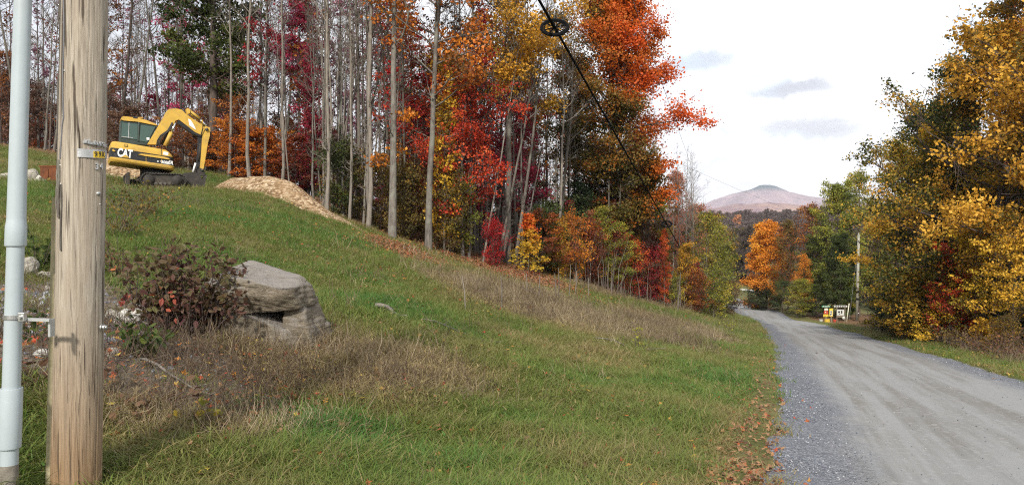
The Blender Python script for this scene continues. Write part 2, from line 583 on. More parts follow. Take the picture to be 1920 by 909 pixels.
# wheel tracks run along the lane
smp = t.n('ShaderNodeCombineXYZ', {0: t.math('MULTIPLY', lane, 2.2), 1: t.math('MULTIPLY', sp.outputs[1], 0.10), 2: 0.0}).outputs[0]
trk = t.noise(smp, 1.0, 5, 0.6)
pack = t.mix(t.ramp(trk, [(0.40, g3(0)), (0.56, g3(0.75))]), pack, (0.27, 0.273, 0.27))
sh = t.math('ADD', t.ramp(lw, [(0.6, g3(1)), (1.1, g3(0))]), t.math('MULTIPLY', t.n('ShaderNodeMapRange', {0: lw, 1: 4.4, 2: 5.0}).outputs[0], 0.9), True)
nd = t.n('ShaderNodeMapRange', {0: lw, 1: 0.55, 2: 1.2, 3: 1.0, 4: 0.0}).outputs[0]
nd2 = t.n('ShaderNodeMapRange', {0: lw, 1: 4.3, 2: 5.0, 3: 0.0, 4: 0.9}).outputs[0]
shm = t.math('ADD', nd, nd2, True)
c = t.mix(shm, pack, stone)
h = t.math('ADD', t.math('MULTIPLY', t.math('MULTIPLY', vo.outputs['Distance'], -1.0), t.math('ADD', shm, 0.25)), t.math('MULTIPLY', fine, 0.3))
out(t, principled(t, c, 0.9, 0, bump(t, h, 0.7, 0.02), 0.2))

# ------------------------------------------------------------------ ground sheet (one sheet to the horizon)
def axis(lo, a, b, hi, d, growth):
    xs = list(np.arange(a, b, d))
    st_, x = d, b
    while x < hi:
        xs.append(x)
        st_ *= growth
        x += st_
    xs.append(hi)
    st_, x, pre = d, a, []
    while True:
        st_ *= growth
        x -= st_
        if x < lo:
            break
        pre.append(x)
    pre.append(lo)
    return np.array(pre[::-1] + xs)


gx = axis(-6000, -24, 36, 6000, 0.30, 1.16)
gy = axis(-900, 2.0, 98, 9000, 0.36, 1.16)
GX, GY = np.meshgrid(gx, gy)
Z = gz(GX, GY)
nxg, nyg = len(gx), len(gy)
ii = np.arange(nxg * nyg).reshape(nyg, nxg)
F = np.stack([ii[:-1, :-1], ii[:-1, 1:], ii[1:, 1:], ii[1:, :-1]], -1).reshape(-1, 4)
cv = np.stack(covers(GX, GY), -1).reshape(-1, 3)
ground = link('ground', pymesh('ground', np.stack([GX, GY, Z], -1).reshape(-1, 3), F, vattr={'cover': cv}), M['ground'])
tag(ground, 'grassy hillside sloping down to the gravel road', 'ground', kind='structure')

# road ribbon
ry = np.concatenate([np.arange(-50, 40, 0.25), np.arange(40, 138, 0.6)])
ru = np.array([-0.55, -0.3, -0.12, 0.0, .15, .4, .7, 1, 1.3, 1.6, 2, 2.4, 2.7, 3, 3.4, 3.8, 4.1, 4.4, 4.7, 5, 5.25, 5.4, 5.55, 5.75, 6.0])
sl = np.interp(ry, _ys, _sl)
cc = 1 / np.sqrt(1 + sl ** 2)
wob = 0.10 * np.sin(ry * 0.9) * np.sin(ry * .41 + 1) + np.convolve(rng.normal(0, 0.09, len(ry)), [.25, .5, .25], 'same')
edge = np.where(ru < 1, 1.0, 0)[None] * wob[:, None] + np.where(ru > 4.6, 1, 0)[None] * 0.7 * wob[::-1][:, None]
U_ = ru[None] + edge
RX = road_left(ry)[:, None] + U_ * cc[:, None]
RYY = ry[:, None] - U_ * (sl * cc)[:, None]
crown = 0.05 * (1 - ((ru - 2.7) / 2.7) ** 2)
crown = np.where((ru < 0), -0.035 + 0.30 * ru, np.where(ru > ROADW, -0.035 - 0.30 * (ru - ROADW), crown))
rut = -0.028 * (np.exp(-((ru - 1.75) / .28) ** 2) + np.exp(-((ru - 3.6) / .3) ** 2)) + 0.02 * np.exp(-((ru - 0.7) / .35) ** 2)
RZ = zbase(RX, RYY) + (crown + rut)[None] + 0.006 * np.sin(RX * 5 + RYY * 2)
k = np.arange(len(ry) * len(ru)).reshape(len(ry), len(ru))
F = np.stack([k[:-1, :-1], k[:-1, 1:], k[1:, 1:], k[1:, :-1]], -1).reshape(-1, 4)
lane = np.stack([np.broadcast_to(ru[None], RX.shape), np.broadcast_to(ry[:, None], RX.shape), RX * 0], -1).reshape(-1, 3)
road = link('road', pymesh('road', np.stack([RX, RYY, RZ], -1).reshape(-1, 3), F, vattr={'lane': lane}), M['road'])
tag(road, 'grey gravel road curving downhill between the trees', 'road', kind='structure')
#@@SECTION2
# ------------------------------------------------------------------ far mountain and its front ridge
def fbm(x, y, s, oct_=5, seed=0.0):
    v, a = 0, 1.0
    for o in range(oct_):
        v = v + a * (n2(x, y, s, seed + o * 1.7) - 0.5)
        s *= 2.1
        a *= 0.5
    return v


def range_mesh(name, x0, x1, y0, y1, hf, nx=160, ny=60):
    X, Y = np.meshgrid(np.linspace(x0, x1, nx), np.linspace(y0, y1, ny))
    Zr = hf(X, Y)
    kk = np.arange(nx * ny).reshape(ny, nx)
    return pymesh(name, np.stack([X, Y, Zr], -1).reshape(-1, 3), np.stack([kk[:-1, :-1], kk[:-1, 1:], kk[1:, 1:], kk[1:, :-1]], -1).reshape(-1, 4))


PX_ = (1432 - 960) / FPX * 5200


def mount_h(X, Y):
    u = X - PX_
    ridge = np.interp(u, [-1900, -900, -420, -310, -150, -80, -25, 20, 60, 150, 260, 420, 800, 1500, 2200], [20, 90, 190, 236, 296, 316, 341, 343, 322, 292, 268, 240, 200, 120, 30])
    fy = np.exp(-((Y - 5200) / 650.0) ** 2)
    return -40 + (ridge + 40) * fy * (1 + 0.05 * fbm(X, Y, 1 / 160.0)) + 14 * fbm(X, Y, 1 / 90.0) * fy


def ridge_h(X, Y):
    base = np.interp(X, [-1500, 300, 640, 780, 870, 960, 1080, 1190, 1500, 2600], [60, 70, 88, 103, 117, 122, 116, 121, 112, 60])
    fy = np.exp(-((Y - 3000) / 420.0) ** 2)
    return -40 + (base + 40) * fy * (1 + 0.05 * fbm(X, Y, 1 / 110.0)) + 9 * fbm(X, Y, 1 / 50.0) * fy


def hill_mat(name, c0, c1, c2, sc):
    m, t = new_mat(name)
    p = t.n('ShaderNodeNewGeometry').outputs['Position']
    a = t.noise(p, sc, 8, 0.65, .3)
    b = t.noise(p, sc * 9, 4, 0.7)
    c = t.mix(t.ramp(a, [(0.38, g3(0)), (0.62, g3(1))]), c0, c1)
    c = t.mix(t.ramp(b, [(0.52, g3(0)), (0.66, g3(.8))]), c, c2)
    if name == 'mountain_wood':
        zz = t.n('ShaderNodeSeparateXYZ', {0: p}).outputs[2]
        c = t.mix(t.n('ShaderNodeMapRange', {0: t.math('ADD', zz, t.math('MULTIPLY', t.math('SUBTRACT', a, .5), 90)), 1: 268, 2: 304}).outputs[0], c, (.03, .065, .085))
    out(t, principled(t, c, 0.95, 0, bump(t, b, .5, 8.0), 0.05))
    return m


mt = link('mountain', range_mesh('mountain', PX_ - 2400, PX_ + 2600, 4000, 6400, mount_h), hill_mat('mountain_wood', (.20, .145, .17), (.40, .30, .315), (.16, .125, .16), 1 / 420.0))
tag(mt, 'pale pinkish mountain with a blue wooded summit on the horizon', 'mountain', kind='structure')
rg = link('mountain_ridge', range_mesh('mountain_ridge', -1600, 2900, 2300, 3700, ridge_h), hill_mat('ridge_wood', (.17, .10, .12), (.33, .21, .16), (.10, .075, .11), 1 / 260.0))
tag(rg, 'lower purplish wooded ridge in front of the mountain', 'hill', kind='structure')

# ------------------------------------------------------------------ trees
def leaves(C, size, nbias=0.5, flat=1.0):
    """one folded leaf (a kite of two triangles) at each centre"""
    N = len(C)
    nrm = unit(rng.normal(size=(N, 3)) * np.array([1, 1, flat]) + np.array([0, 0, nbias]))
    u = unit(np.cross(nrm, rng.normal(size=(N, 3))))
    v = np.cross(nrm, u)
    s = size * (0.42 + 0.95 * rng.uniform(0, 1, N) ** .8)[:, None]
    V = np.stack([C - u * s * .5, C + v * s * .36 + nrm * s * .07, C + u * s * .5, C - v * s * .36 + nrm * s * .07], 1).reshape(-1, 3)
    return V, np.arange(N * 4).reshape(N, 4)


def gen_tree(H=10.0, r0=0.12, cb=0.35, cr=2.5, n1=24, n2_=6, n3=4, nl=6, ls=0.11, prof='round', elev=(0.35, 1.1), wob=0.02, lean=(0, 0),
             seed=0, tintf=None, spread=0.16, gap=0.0, sides=6, twig_r=0.006, lean_pow=1.3, trunk_pow=0.85, low=0):
    """trunk + limbs + twigs mesh and a crown of single leaves; returns (wood mesh, crown mesh or None)"""
    global rng
    keep, rng = rng, np.random.default_rng(seed)
    K0 = 12
    tt = np.linspace(0, 1, K0)
    w = np.cumsum(rng.normal(0, wob * H / K0, (K0, 2)), 0)
    w[0] = 0
    tp = np.stack([w[:, 0] + lean[0] * H * tt ** lean_pow, w[:, 1] + lean[1] * H * tt ** lean_pow, tt * H - 0.25 * (tt == 0)], -1)
    tr = r0 * (1 - tt) ** trunk_pow + 0.006
    tr[0] *= 1.25
    tr[1] *= 1.04
    wood = [tubes(tp[None], tr[None], sides + 4)]
    # limbs
    t1 = cb + (0.985 - cb) * ((np.arange(n1) + rng.uniform(0, 1, n1)) / n1)
    if low:
        t1[:low] = rng.uniform(0.12, cb, low)
    rel = np.clip((t1 - cb) / (1 - cb), 0, 1)
    pf = {'round': np.sqrt(np.clip(1 - (2 * rel - 0.9) ** 2 * .8, .05, 1)), 'cone': 1.05 - 0.92 * rel, 'column': 0.75 + 0.35 * np.sin(rel * PI) - 0.3 * rel,
          'dome': np.where(rel < .45, .92 + .15 * rel, np.clip(1.05 - 1.05 * ((rel - .4) / .6) ** 1.1, .10, 1)),
          'vase': 0.45 + 0.75 * np.sin(np.clip(rel * 1.15, 0, 1) * PI * .8)}[prof]
    L1 = cr * pf * rng.uniform(0.72, 1.15, n1)
    if low:
        L1[:low] *= 0.6
    az_ = np.arange(n1) * 2.39996 + rng.uniform(-.5, .5, n1)
    e1 = elev[0] + (elev[1] - elev[0]) * rel + rng.normal(0, .12, n1)
    s0 = np.stack([np.interp(t1, tt, tp[:, j]) for j in range(3)], -1)
    r1 = np.minimum(np.interp(t1, tt, tr) * 0.55, 0.016 * L1 + 0.008)
    d = np.stack([np.cos(az_) * np.cos(e1), np.sin(az_) * np.cos(e1), np.sin(e1)], -1)
    K1 = 6
    P1 = [s0]
    dd = d
    for kk in range(K1 - 1):
        dd = unit(dd + rng.normal(0, .13, (n1, 3)) + np.array([0, 0, 0.07]))
        P1.append(P1[-1] + dd * (L1 / (K1 - 1))[:, None])
    P1 = np.stack(P1, 1)
    R1 = r1[:, None] * np.linspace(1, .25, K1)[None]
    wood.append(tubes(P1, R1, max(3, sides - 2)))
    # branches
    N2 = n1 * n2_
    par = np.repeat(np.arange(n1), n2_)
    u2 = rng.uniform(0.2, 1.0, N2)

    def samp(P, pi_, u):
        K = P.shape[1]
        f = np.clip(u * (K - 1), 0, K - 1.001)
        i0 = f.astype(int)
        fr = (f - i0)[:, None]
        return P[pi_, i0] * (1 - fr) + P[pi_, i0 + 1] * fr, unit(P[pi_, i0 + 1] - P[pi_, i0])
    s2, pd = samp(P1, par, u2)
    rd = rng.normal(size=(N2, 3)) * np.array([1, 1, .45])
    d2 = unit(pd * 0.7 + unit(rd) * 0.85 + np.array([0, 0, .12]))
    L2 = L1[par] * (1.05 - .6 * u2) * rng.uniform(.3, .62, N2)
    K2 = 4
    P2 = [s2]
    for kk in range(K2 - 1):
        d2 = unit(d2 + rng.normal(0, .16, (N2, 3)) + np.array([0, 0, .05]))
        P2.append(P2[-1] + d2 * (L2 / (K2 - 1))[:, None])
    P2 = np.stack(P2, 1)
    R2 = (np.minimum(r1[par] * .5, .012 * L2 + .005))[:, None] * np.linspace(1, .35, K2)[None]
    wood.append(tubes(P2, R2, 3))
    # twigs
    N3 = N2 * n3
    par3 = np.repeat(np.arange(N2), n3)
    u3 = rng.uniform(0.15, 1.0, N3)
    s3, pd3 = samp(P2, par3, u3)
    d3 = unit(pd3 * .7 + unit(rng.normal(size=(N3, 3)) * np.array([1, 1, .5])) * .8 + np.array([0, 0, .10]))
    L3 = np.maximum(L2[par3] * rng.uniform(.25, .6, N3), .12)
    K3 = 3
    P3 = np.stack([s3, s3 + d3 * (L3 * .5)[:, None], s3 + unit(d3 + rng.normal(0, .2, (N3, 3))) * L3[:, None]], 1)
    R3 = np.full((N3, 1), twig_r) * np.array([[1, .7, .35]])
    wood.append(tubes(P3, R3, 3))
    V, Fq = joinm(wood)
    wm = pymesh('wood', V, Fq)
    cm = None
    if nl > 0:
        live = np.ones(N3, bool)
        if gap > 0:
            cl_ = rng.uniform(size=n1)[par][par3] * .5 + rng.uniform(size=N2)[par3] * .5
            live = cl_ > gap
        idx = np.repeat(np.nonzero(live)[0], nl)
        u4 = rng.uniform(.1, 1.15, len(idx))[:, None]
        C = P3[idx, 0] * (1 - u4) + P3[idx, 2] * u4 + rng.normal(0, 1, (len(idx), 3)) * np.array([1, 1, .6]) * spread * .5
        lt = np.clip(0.5 + 0.20 * rng.normal(size=n1)[par][par3][idx] + 0.12 * rng.normal(size=N2)[par3][idx] + 0.13 * rng.normal(size=len(idx)), 0, 1)
        if tintf is not None:
            lt = np.clip(tintf(C, lt), 0, 1)
        Vl, Fl = leaves(C, ls, 0.45)
        cm = pymesh('crown', Vl, Fl, smooth=False, fattr={'tint': lt})
    rng = keep
    return wm, cm


_used = set()


def slot_obj(o, m):
    """same mesh data, its own material"""
    if len(o.data.materials) == 0:
        o.data.materials.append(None)
    o.material_slots[0].link = 'OBJECT'
    o.material_slots[0].material = m


def plant_tree(name, proto, loc, label, cat='tree', leaf=None, bark='bark_grey', scale=1.0, rotz=None, group=None, sz=None, sink=0.05, tilt=(0, 0)):
    r = thing(name, label, cat, (loc[0], loc[1], float(gz(loc[0], loc[1])) - sink), rng.uniform(0, 6.28) if rotz is None else rotz, group)
    r.rotation_euler[0], r.rotation_euler[1] = tilt
    r.scale = (scale, scale, sz or scale)
    o = link('trunk', proto[0], None, r)
    slot_obj(o, M[bark])
    if proto[1] is not None and leaf:
        o = link('crown', proto[1], None, r)
        slot_obj(o, LM[leaf])
    return r


P = {}
# bare or nearly bare forest trees
for k_ in range(4):
    P['bare%d' % k_] = gen_tree(H=15.5, r0=0.062 + .010 * k_, cb=(.26, .36, .30, .42)[k_], cr=(1.9, 1.6, 2.3, 1.8)[k_], n1=40, n2_=6, n3=4, nl=0, elev=(.5, 1.15), wob=.032, seed=20 + k_, low=8, twig_r=.0042)
P['pole0'] = gen_tree(H=12, r0=0.05, cb=.4, cr=1.2, n1=18, n2_=4, n3=3, nl=0, elev=(.5, 1.2), wob=.012, seed=31, low=5)
P['pole1'] = gen_tree(H=10, r0=0.042, cb=.35, cr=1.1, n1=18, n2_=4, n3=3, nl=0, elev=(.5, 1.2), wob=.02, seed=32, low=6, lean=(.05, 0))
# thinly leaved forest trees
for k_ in range(3):
    P['sparse%d' % k_] = gen_tree(H=13.5, r0=0.075, cb=(.30, .24, .40)[k_], cr=(2.1, 1.8, 2.5)[k_], n1=32, n2_=6, n3=3, nl=6, ls=.15, gap=.52, elev=(.4, 1.1), wob=.016, seed=40 + k_, spread=.25)
# young full trees, shrubs and saplings
for k_ in range(3):
    P['young%d' % k_] = gen_tree(H=6.5, r0=0.045, cb=.10, cr=(1.7, 1.4, 2.1)[k_], n1=32, n2_=6, n3=4, nl=9, ls=.105, elev=(.1, 1.1), wob=.03, seed=50 + k_, spread=.32, gap=.16)
for k_ in range(3):
    P['shrub%d' % k_] = gen_tree(H=2.7, r0=0.022, cb=.03, cr=1.35, n1=30, n2_=5, n3=4, nl=8, ls=.09, elev=(.3, 1.25), wob=.05, seed=60 + k_, spread=.28, prof='vase', gap=.15)
for k_ in range(2):
    P['column%d' % k_] = gen_tree(H=7.0, r0=0.04, cb=.06, cr=.9, n1=40, n2_=4, n3=4, nl=9, ls=.10, elev=(.3, 1.1), wob=.02, seed=70 + k_, spread=.25, prof='column', gap=.15)
P['layer0'] = gen_tree(H=4.2, r0=0.03, cb=.10, cr=2.1, n1=26, n2_=6, n3=4, nl=9, ls=.13, elev=(.0, .8), wob=.04, seed=80, spread=.26, gap=.18)
P['layer1'] = gen_tree(H=6.0, r0=0.05, cb=.15, cr=2.5, n1=28, n2_=6, n3=4, nl=10, ls=.135, elev=(.05, .9), wob=.03, seed=81, spread=.25, gap=.25)
for k_ in range(2):
    P['full%d' % k_] = gen_tree(H=13, r0=0.17, cb=.06, cr=3.7, n1=44, n2_=7, n3=6, nl=15, ls=.19, elev=(-.1, 1.1), wob=.02, seed=90 + k_, spread=.42, gap=.10)
P['fine'] = gen_tree(H=11, r0=0.10, cb=.08, cr=3.0, n1=40, n2_=7, n3=5, nl=7, ls=.15, elev=(.15, 1.15), wob=.02, seed=95, spread=.4, gap=.15)


def px_xy(px, Y):
    return ((px - 960) / FPX * Y, Y)


# labels of the crowd: look, depth and the nearest landmark
ZONES = [(60, 'left of the conduit'), (115, 'between conduit and pole'), (205, 'behind the near utility pole'), (262, 'above the excavator cab'), (330, 'above the excavator boom'), (395, 'behind the excavator arm'), (455, 'right of the excavator bucket'),
         (520, 'above the chip pile'), (575, 'near the slim magenta maple'), (625, 'right of the chip pile'), (680, 'left of the close pale pair'), (730, 'right of the close pale pair'), (800, 'between the two thick grey trunks'),
         (860, 'behind the spreading red maple'), (915, 'right of the spreading red maple'), (985, 'among the leaning trunks'), (1050, 'left of the big maple'), (1120, 'behind the big maple'), (9999, 'right behind the big maple')]


def zone(px):
    return next(n for b, n in ZONES if px < b)


def depth_word(x, y):
    q = y - edge_y(x)
    return 'at the wood edge' if q < 3.5 else ('in second rank' if q < 9 else ('well inside the wood' if q < 18 else 'deep in the wood'))


def settle_groups(objs):
    """things that still share a label form a group of their own"""
    by = {}
    for o in objs:
        by.setdefault(o['label'], []).append(o)
    for lab, os_ in by.items():
        if len(os_) > 1:
            for o in os_:
                o['group'] = lab
        else:
            if 'group' in os_[0]:
                del os_[0]['group']


crowd = []

# --- individually recognisable trees on the left, by where they stand
def hero(name, px, Y, proto, label, leaf=None, bark='bark_grey', scale=1.0, sz=None, rotz=None, cat='tree', group=None, tilt=(0, 0)):
    return plant_tree(name, P[proto] if isinstance(proto, str) else proto, px_xy(px, Y), label, cat, leaf, bark, scale, rotz, group, sz, tilt=tilt)


# the big maple whose crown is olive on one side and orange-red on the other
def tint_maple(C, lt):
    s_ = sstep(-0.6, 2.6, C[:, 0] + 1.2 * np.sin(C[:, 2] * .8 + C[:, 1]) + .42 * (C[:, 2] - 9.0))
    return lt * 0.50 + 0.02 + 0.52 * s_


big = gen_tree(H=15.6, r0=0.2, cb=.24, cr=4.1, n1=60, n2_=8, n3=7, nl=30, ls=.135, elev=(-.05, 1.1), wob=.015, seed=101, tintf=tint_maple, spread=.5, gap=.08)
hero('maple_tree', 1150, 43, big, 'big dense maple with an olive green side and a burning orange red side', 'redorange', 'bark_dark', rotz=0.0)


# golden maple leaning its sprays over the bare trunks
gold = gen_tree(H=15.5, r0=0.15, cb=.42, cr=3.9, n1=38, n2_=7, n3=6, nl=22, ls=.125, elev=(.15, 1.0), wob=.02, seed=102, spread=.5, gap=.20, lean=(.03, -.02))
hero('maple_tree', 950, 33.5, gold, 'tall golden yellow maple overhanging the red maples beside the big orange one', 'gold', 'bark_grey', rotz=0.3)
org = gen_tree(H=17.5, r0=0.14, cb=.34, cr=3.3, n1=34, n2_=6, n3=5, nl=11, ls=.14, elev=(.4, 1.1), wob=.012, seed=103, spread=.4, gap=.50, low=4)
hero('maple_tree', 735, 29.0, org, 'thick grey trunk with loose salmon and orange sprays at the edge of the lawn', 'orange', 'bark_grey', rotz=2.0)
org2 = gen_tree(H=16, r0=0.125, cb=.32, cr=3.0, n1=32, n2_=6, n3=5, nl=12, ls=.14, elev=(.3, 1.1), wob=.02, seed=104, spread=.4, gap=.38, lean=(.035, 0))
hero('maple_tree', 803, 29.5, org2, 'grey trunk rising from the leaf strip with orange gold sprays leaning over', 'orange', 'bark_grey', rotz=0.0)
redm = gen_tree(H=7.4, r0=0.07, cb=.26, cr=2.5, n1=30, n2_=7, n3=5, nl=14, ls=.105, elev=(.05, 1.0), wob=.03, seed=105, spread=.3, gap=.3)
hero('maple_tree', 868, 31.5, redm, 'spreading bright red maple below the golden sprays', 'red', 'bark_grey', 0.98)
hero('maple_tree', 940, 36.5, redm, 'darker red maple behind leaning grey trunks', 'crimson', 'bark_grey', 1.15, rotz=1.2)
hero('maple_tree', 825, 34.5, redm, 'crimson maple between two pale trunks', 'crimson', 'bark_grey', 1.0, rotz=4.0)
hero('maple_sapling', 832, 30.8, 'column0', 'slender golden orange sapling among red leaves', 'gold', 'bark_grey', .9, 1.0)
LM['tipred'] = leaf_mat('leaves_red_tip', [(0, (.40, .30, .03)), (.4, (.62, .36, .03)), (.7, (.62, .16, .02)), (1, (.58, .05, .03))])
tipm = gen_tree(H=3.0, r0=.02, cb=.08, cr=.85, n1=30, n2_=4, n3=4, nl=6, ls=.11, elev=(.05, .9), wob=.03, seed=140, prof='cone', spread=.16, gap=.15, tintf=lambda C, lt: lt * .45 + .62 * sstep(.9, 2.9, C[:, 2]) - .05)
hero('maple_sapling', 990, 32.0, tipm, 'small sapling turning from red tip to yellow foot at the wood edge', 'tipred', 'bark_grey', .95, .80, cat='sapling')
hero('maple_sapling', 925, 31.4, 'shrub0', 'low scarlet sapling at the foot of the red maples', 'red', 'bark_grey', .55, cat='sapling')
hero('green_tree', 398, 40.5, gen_tree(H=14.5, r0=.25, cb=.29, cr=2.9, n1=40, n2_=7, n3=6, nl=16, ls=.17, elev=(.1, 1.05), wob=.02, seed=106, spread=.45, gap=.06),
     'tall dark green leafy tree above the excavator arm', 'green', 'bark_dark', rotz=1.0)
hero('maple_tree', 340, 44, 'sparse1', 'thin tree with raspberry red leaves left of the tall green tree', 'magenta', 'bark_grey', .95)
hero('maple_tree', 318, 52, 'sparse2', 'dusty pink leaved tree behind the excavator boom', 'pink', 'bark_grey', .95)
mag = gen_tree(H=12, r0=0.07, cb=.45, cr=1.5, n1=30, n2_=6, n3=5, nl=13, ls=.145, elev=(.3, 1.1), wob=.012, seed=107, spread=.3, gap=.18, prof='column')
hero('maple_tree', 563, 41, mag, 'slim magenta red maple standing out against the pale sky', 'magenta', 'bark_grey', 1.0)
hero('maple_tree', 586, 37.5, 'column0', 'narrow deep crimson maple below the magenta one', 'crimson', 'bark_grey', 1.0, 1.0)
hero('maple_tree', 580, 39.0, 'column1', 'narrow crimson maple behind the thin pale stems', 'crimson', 'bark_grey', .9, .62)
hero('maple_tree', 640, 44, 'sparse0', 'purple pink hazy tree behind the bare pole stems', 'pink', 'bark_grey', 1.05)
hero('maple_tree', 690, 46, 'sparse1', 'faded pink tree behind the pale pair of trunks', 'pink', 'bark_grey', 1.1)
hero('maple_tree', 446, 42, 'sparse1', 'half bare tree with dull red upper leaves right of the green tree', 'crimson', 'bark_grey', .62)
hero('maple_tree', 250, 52, 'sparse0', 'half bare tree with dusty red leaves above the excavator cab', 'pink', 'bark_grey', .9)
for i_, (px, Y, h_) in enumerate([(612, 30.6, 1.12), (690, 30.0, 1.18), (697, 30.6, 1.02), (668, 33, 1.0), (655, 31.0, .9), (527, 34.5, .95), (470, 36, 1.0), (430, 37.0, .8)]):
    hero('bare_tree', px, Y, 'bare%d' % (i_ % 4), ('straight pale bare trunk at the right end of the chip pile', 'pale bare trunk, thicker of the close pair beside the lawn', 'pale bare trunk, thinner of the close pair beside the lawn',
         'bare grey trunk set back between the chip pile and the close pair', 'slim bare trunk just left of the close pale pair', 'slim bare trunk left of the crimson maple', 'slim pale trunk behind the chip pile stakes',
         'short thin bare trunk right of the excavator bucket')[i_], None, 'bark_pale', h_, tilt=(0, rng.normal(0, .015)))
for i_, (px, Y, tl) in enumerate([(905, 31.5, .16), (935, 32.5, .2), (965, 33, .12), (975, 35, .14), (1040, 38, .1), (910, 34, .05), (860, 34, -.02), (770, 33, 0.02)]):
    hero('bare_tree', px, Y, ('pole0', 'bare1', 'bare3', 'pole1')[i_ % 4], ('leaning grey trunk behind the spreading red maple', 'strongly leaning grey trunk left of the red and yellow sapling', 'leaning grey trunk just behind the red and yellow sapling',
         'leaning bare trunk between sapling and big maple', 'bare leaning trunk under the big maple crown', 'bare upright trunk beside the leaning ones', 'bare upright trunk between red maples', 'bare upright trunk between the two thick grey trunks')[i_],
         None, 'bark_grey', .8, tilt=(0, tl), rotz=0.0)

# --- wood edge under and right of the big maple
for i_, (nm, px, Y, pr, lf, sc, sz, lab) in enumerate([
    ('green_shrub', 1062, 37.5, 'shrub0', 'green', 1.1, 1.0, 'dark green shrub at the left foot of the big maple'),
    ('green_tree', 1085, 42, 'young0', 'darkgreen', .95, .78, 'dark green young tree under the left side of the big maple'),
    ('green_tree', 1120, 45, 'young2', 'darkgreen', 1.0, .85, 'dark green young tree deep under the big maple'),
    ('maple_sapling', 1070, 36.2, 'shrub1', 'orange', .8, .85, 'orange shrub beside the bare stakes at the wood edge'),
    ('maple_sapling', 1052, 35.6, 'shrub2', 'gold', .55, .75, 'yellow orange leaf spray above the grass at the wood edge'),
    ('poplar_sapling', 1128, 40, 'young1', 'yellowgreen', .72, .62, 'pale yellow green sapling in front of the big maple'),
    ('poplar_sapling', 1160, 41, 'young2', 'yellowgreen', .55, .56, 'yellow green sapling leaning out right of the first pale one'),
    ('brown_tree', 1198, 45, 'young0', 'brown', 1.1, 1.0, 'dark brown leaved young tree under the orange crown'),
    ('olive_tree', 1215, 48, 'fine', 'olive', .72, .72, 'olive brown fine leaved tree under the right edge of the orange crown'),
    ('poplar_sapling', 1238, 46, 'column1', 'yellowgreen', 1.0, .95, 'tall narrow yellow green sapling beside the hanging cable'),
    ('red_creeper', 1246, 44.5, 'column0', 'red', .5, .62, 'narrow scarlet sapling in front of thin brown stems'),
    ('red_shrub', 1180, 43.0, 'shrub1', 'red', .95, .9, 'red shrub behind the sticks, left one of two'),
    ('red_shrub', 1148, 41, 'shrub2', 'rust', 1.0, 1.0, 'rust red shrub below the pale yellow green sapling'),
    ('red_shrub', 1218, 45.5, 'shrub0', 'crimson', 1.0, 1.0, 'dark red shrub left of the narrow scarlet sapling'),
    ('red_shrub', 1105, 39, 'shrub0', 'rust', .9, .9, 'rust red shrub right of the orange shrub'),
    ('salmon_tree', 1266, 56, 'fine', 'salmon', .62, .78, 'brownish salmon fine leaved tree right of the big maple'),
    ('salmon_tree', 1304, 62, 'young2', 'salmon', 1.25, 1.15, 'bright salmon pink young maple near the top of the far wood edge'),
    ('olive_tree', 1338, 66, 'young0', 'olive', 1.35, 1.2, 'olive gold young tree beside the salmon maple'),
    ('green_tree', 1285, 58, 'young1', 'darkgreen', .8, .8, 'small dark green tree between the two salmon ones'),
    ('gold_sapling', 1288, 49, 'young1', 'gold', .72, .62, 'golden yellow sapling right of the narrow scarlet one'),
    ('poplar_sapling', 1325, 51.5, 'young2', 'yellowgreen', 1.05, .95, 'broad bushy yellow green sapling closest to the road bend'),
    ('poplar_sapling', 1345, 57, 'young0', 'yellowgreen', 1.0, .92, 'yellow green sapling behind the broad bushy one'),
    ('poplar_sapling', 1362, 62, 'young1', 'goldgreen', .95, .88, 'gold green sapling at the end of the wood edge by the road'),
    ('gold_sapling', 1338, 49.5, 'shrub1', 'yellowgreen', .9, .9, 'low yellow leaved shrub with pale leaves near the road verge'),
    ('brown_shrub', 1365, 60, 'shrub2', 'brown', 1.2, .9, 'brown shrub at the foot of the last saplings by the road'),
    ('rust_shrub', 1308, 48.5, 'shrub0', 'rust', .8, .8, 'rusty shrub between scarlet and yellow green saplings'),
    ('poplar_tree', 1276, 50, 'pole1', None, 1.0, 1.05, 'bare thin birch like stem poking out right of the big maple'),
]):
    hero(nm, px, Y, pr, lab, lf, 'twig' if 'shrub' in nm else 'bark_grey', sc, sz, cat='shrub' if 'shrub' in nm else ('sapling' if 'sapling' in nm else 'tree'))
edge_fill = []
for i_ in range(30):
    px = 1030 + 325 * (i_ + rng.uniform()) / 30
    Yq = float(np.interp(px, [1030, 1075, 1200, 1280, 1345], [34.8, 37.2, 43.6, 49.5, 56])) + rng.uniform(-.5, 2.2)
    lf = ('rust', 'red', 'orange', 'yellowgreen', 'salmon', 'gold', 'olive', 'crimson')[(i_ * 5 + int(rng.integers(0, 3))) % 8]
    word = {'rust': 'rusty', 'red': 'red', 'orange': 'orange', 'yellowgreen': 'yellow green', 'salmon': 'salmon', 'gold': 'golden', 'olive': 'olive', 'crimson': 'dark red'}[lf]
    where = 'left of the big maple trunk' if px < 1120 else ('below the big maple crown' if px < 1215 else ('around the scarlet sapling' if px < 1275 else 'below the yellow green saplings'))
    edge_fill.append(hero('wood_edge_sapling', px, Yq, ('shrub0', 'shrub1', 'shrub2', 'column1')[i_ % 4], 'small wispy %s sapling at the wood edge %s' % (word, where), lf, 'bark_grey', rng.uniform(.55, .9) if i_ % 4 < 3 else .55, None, cat='sapling'))
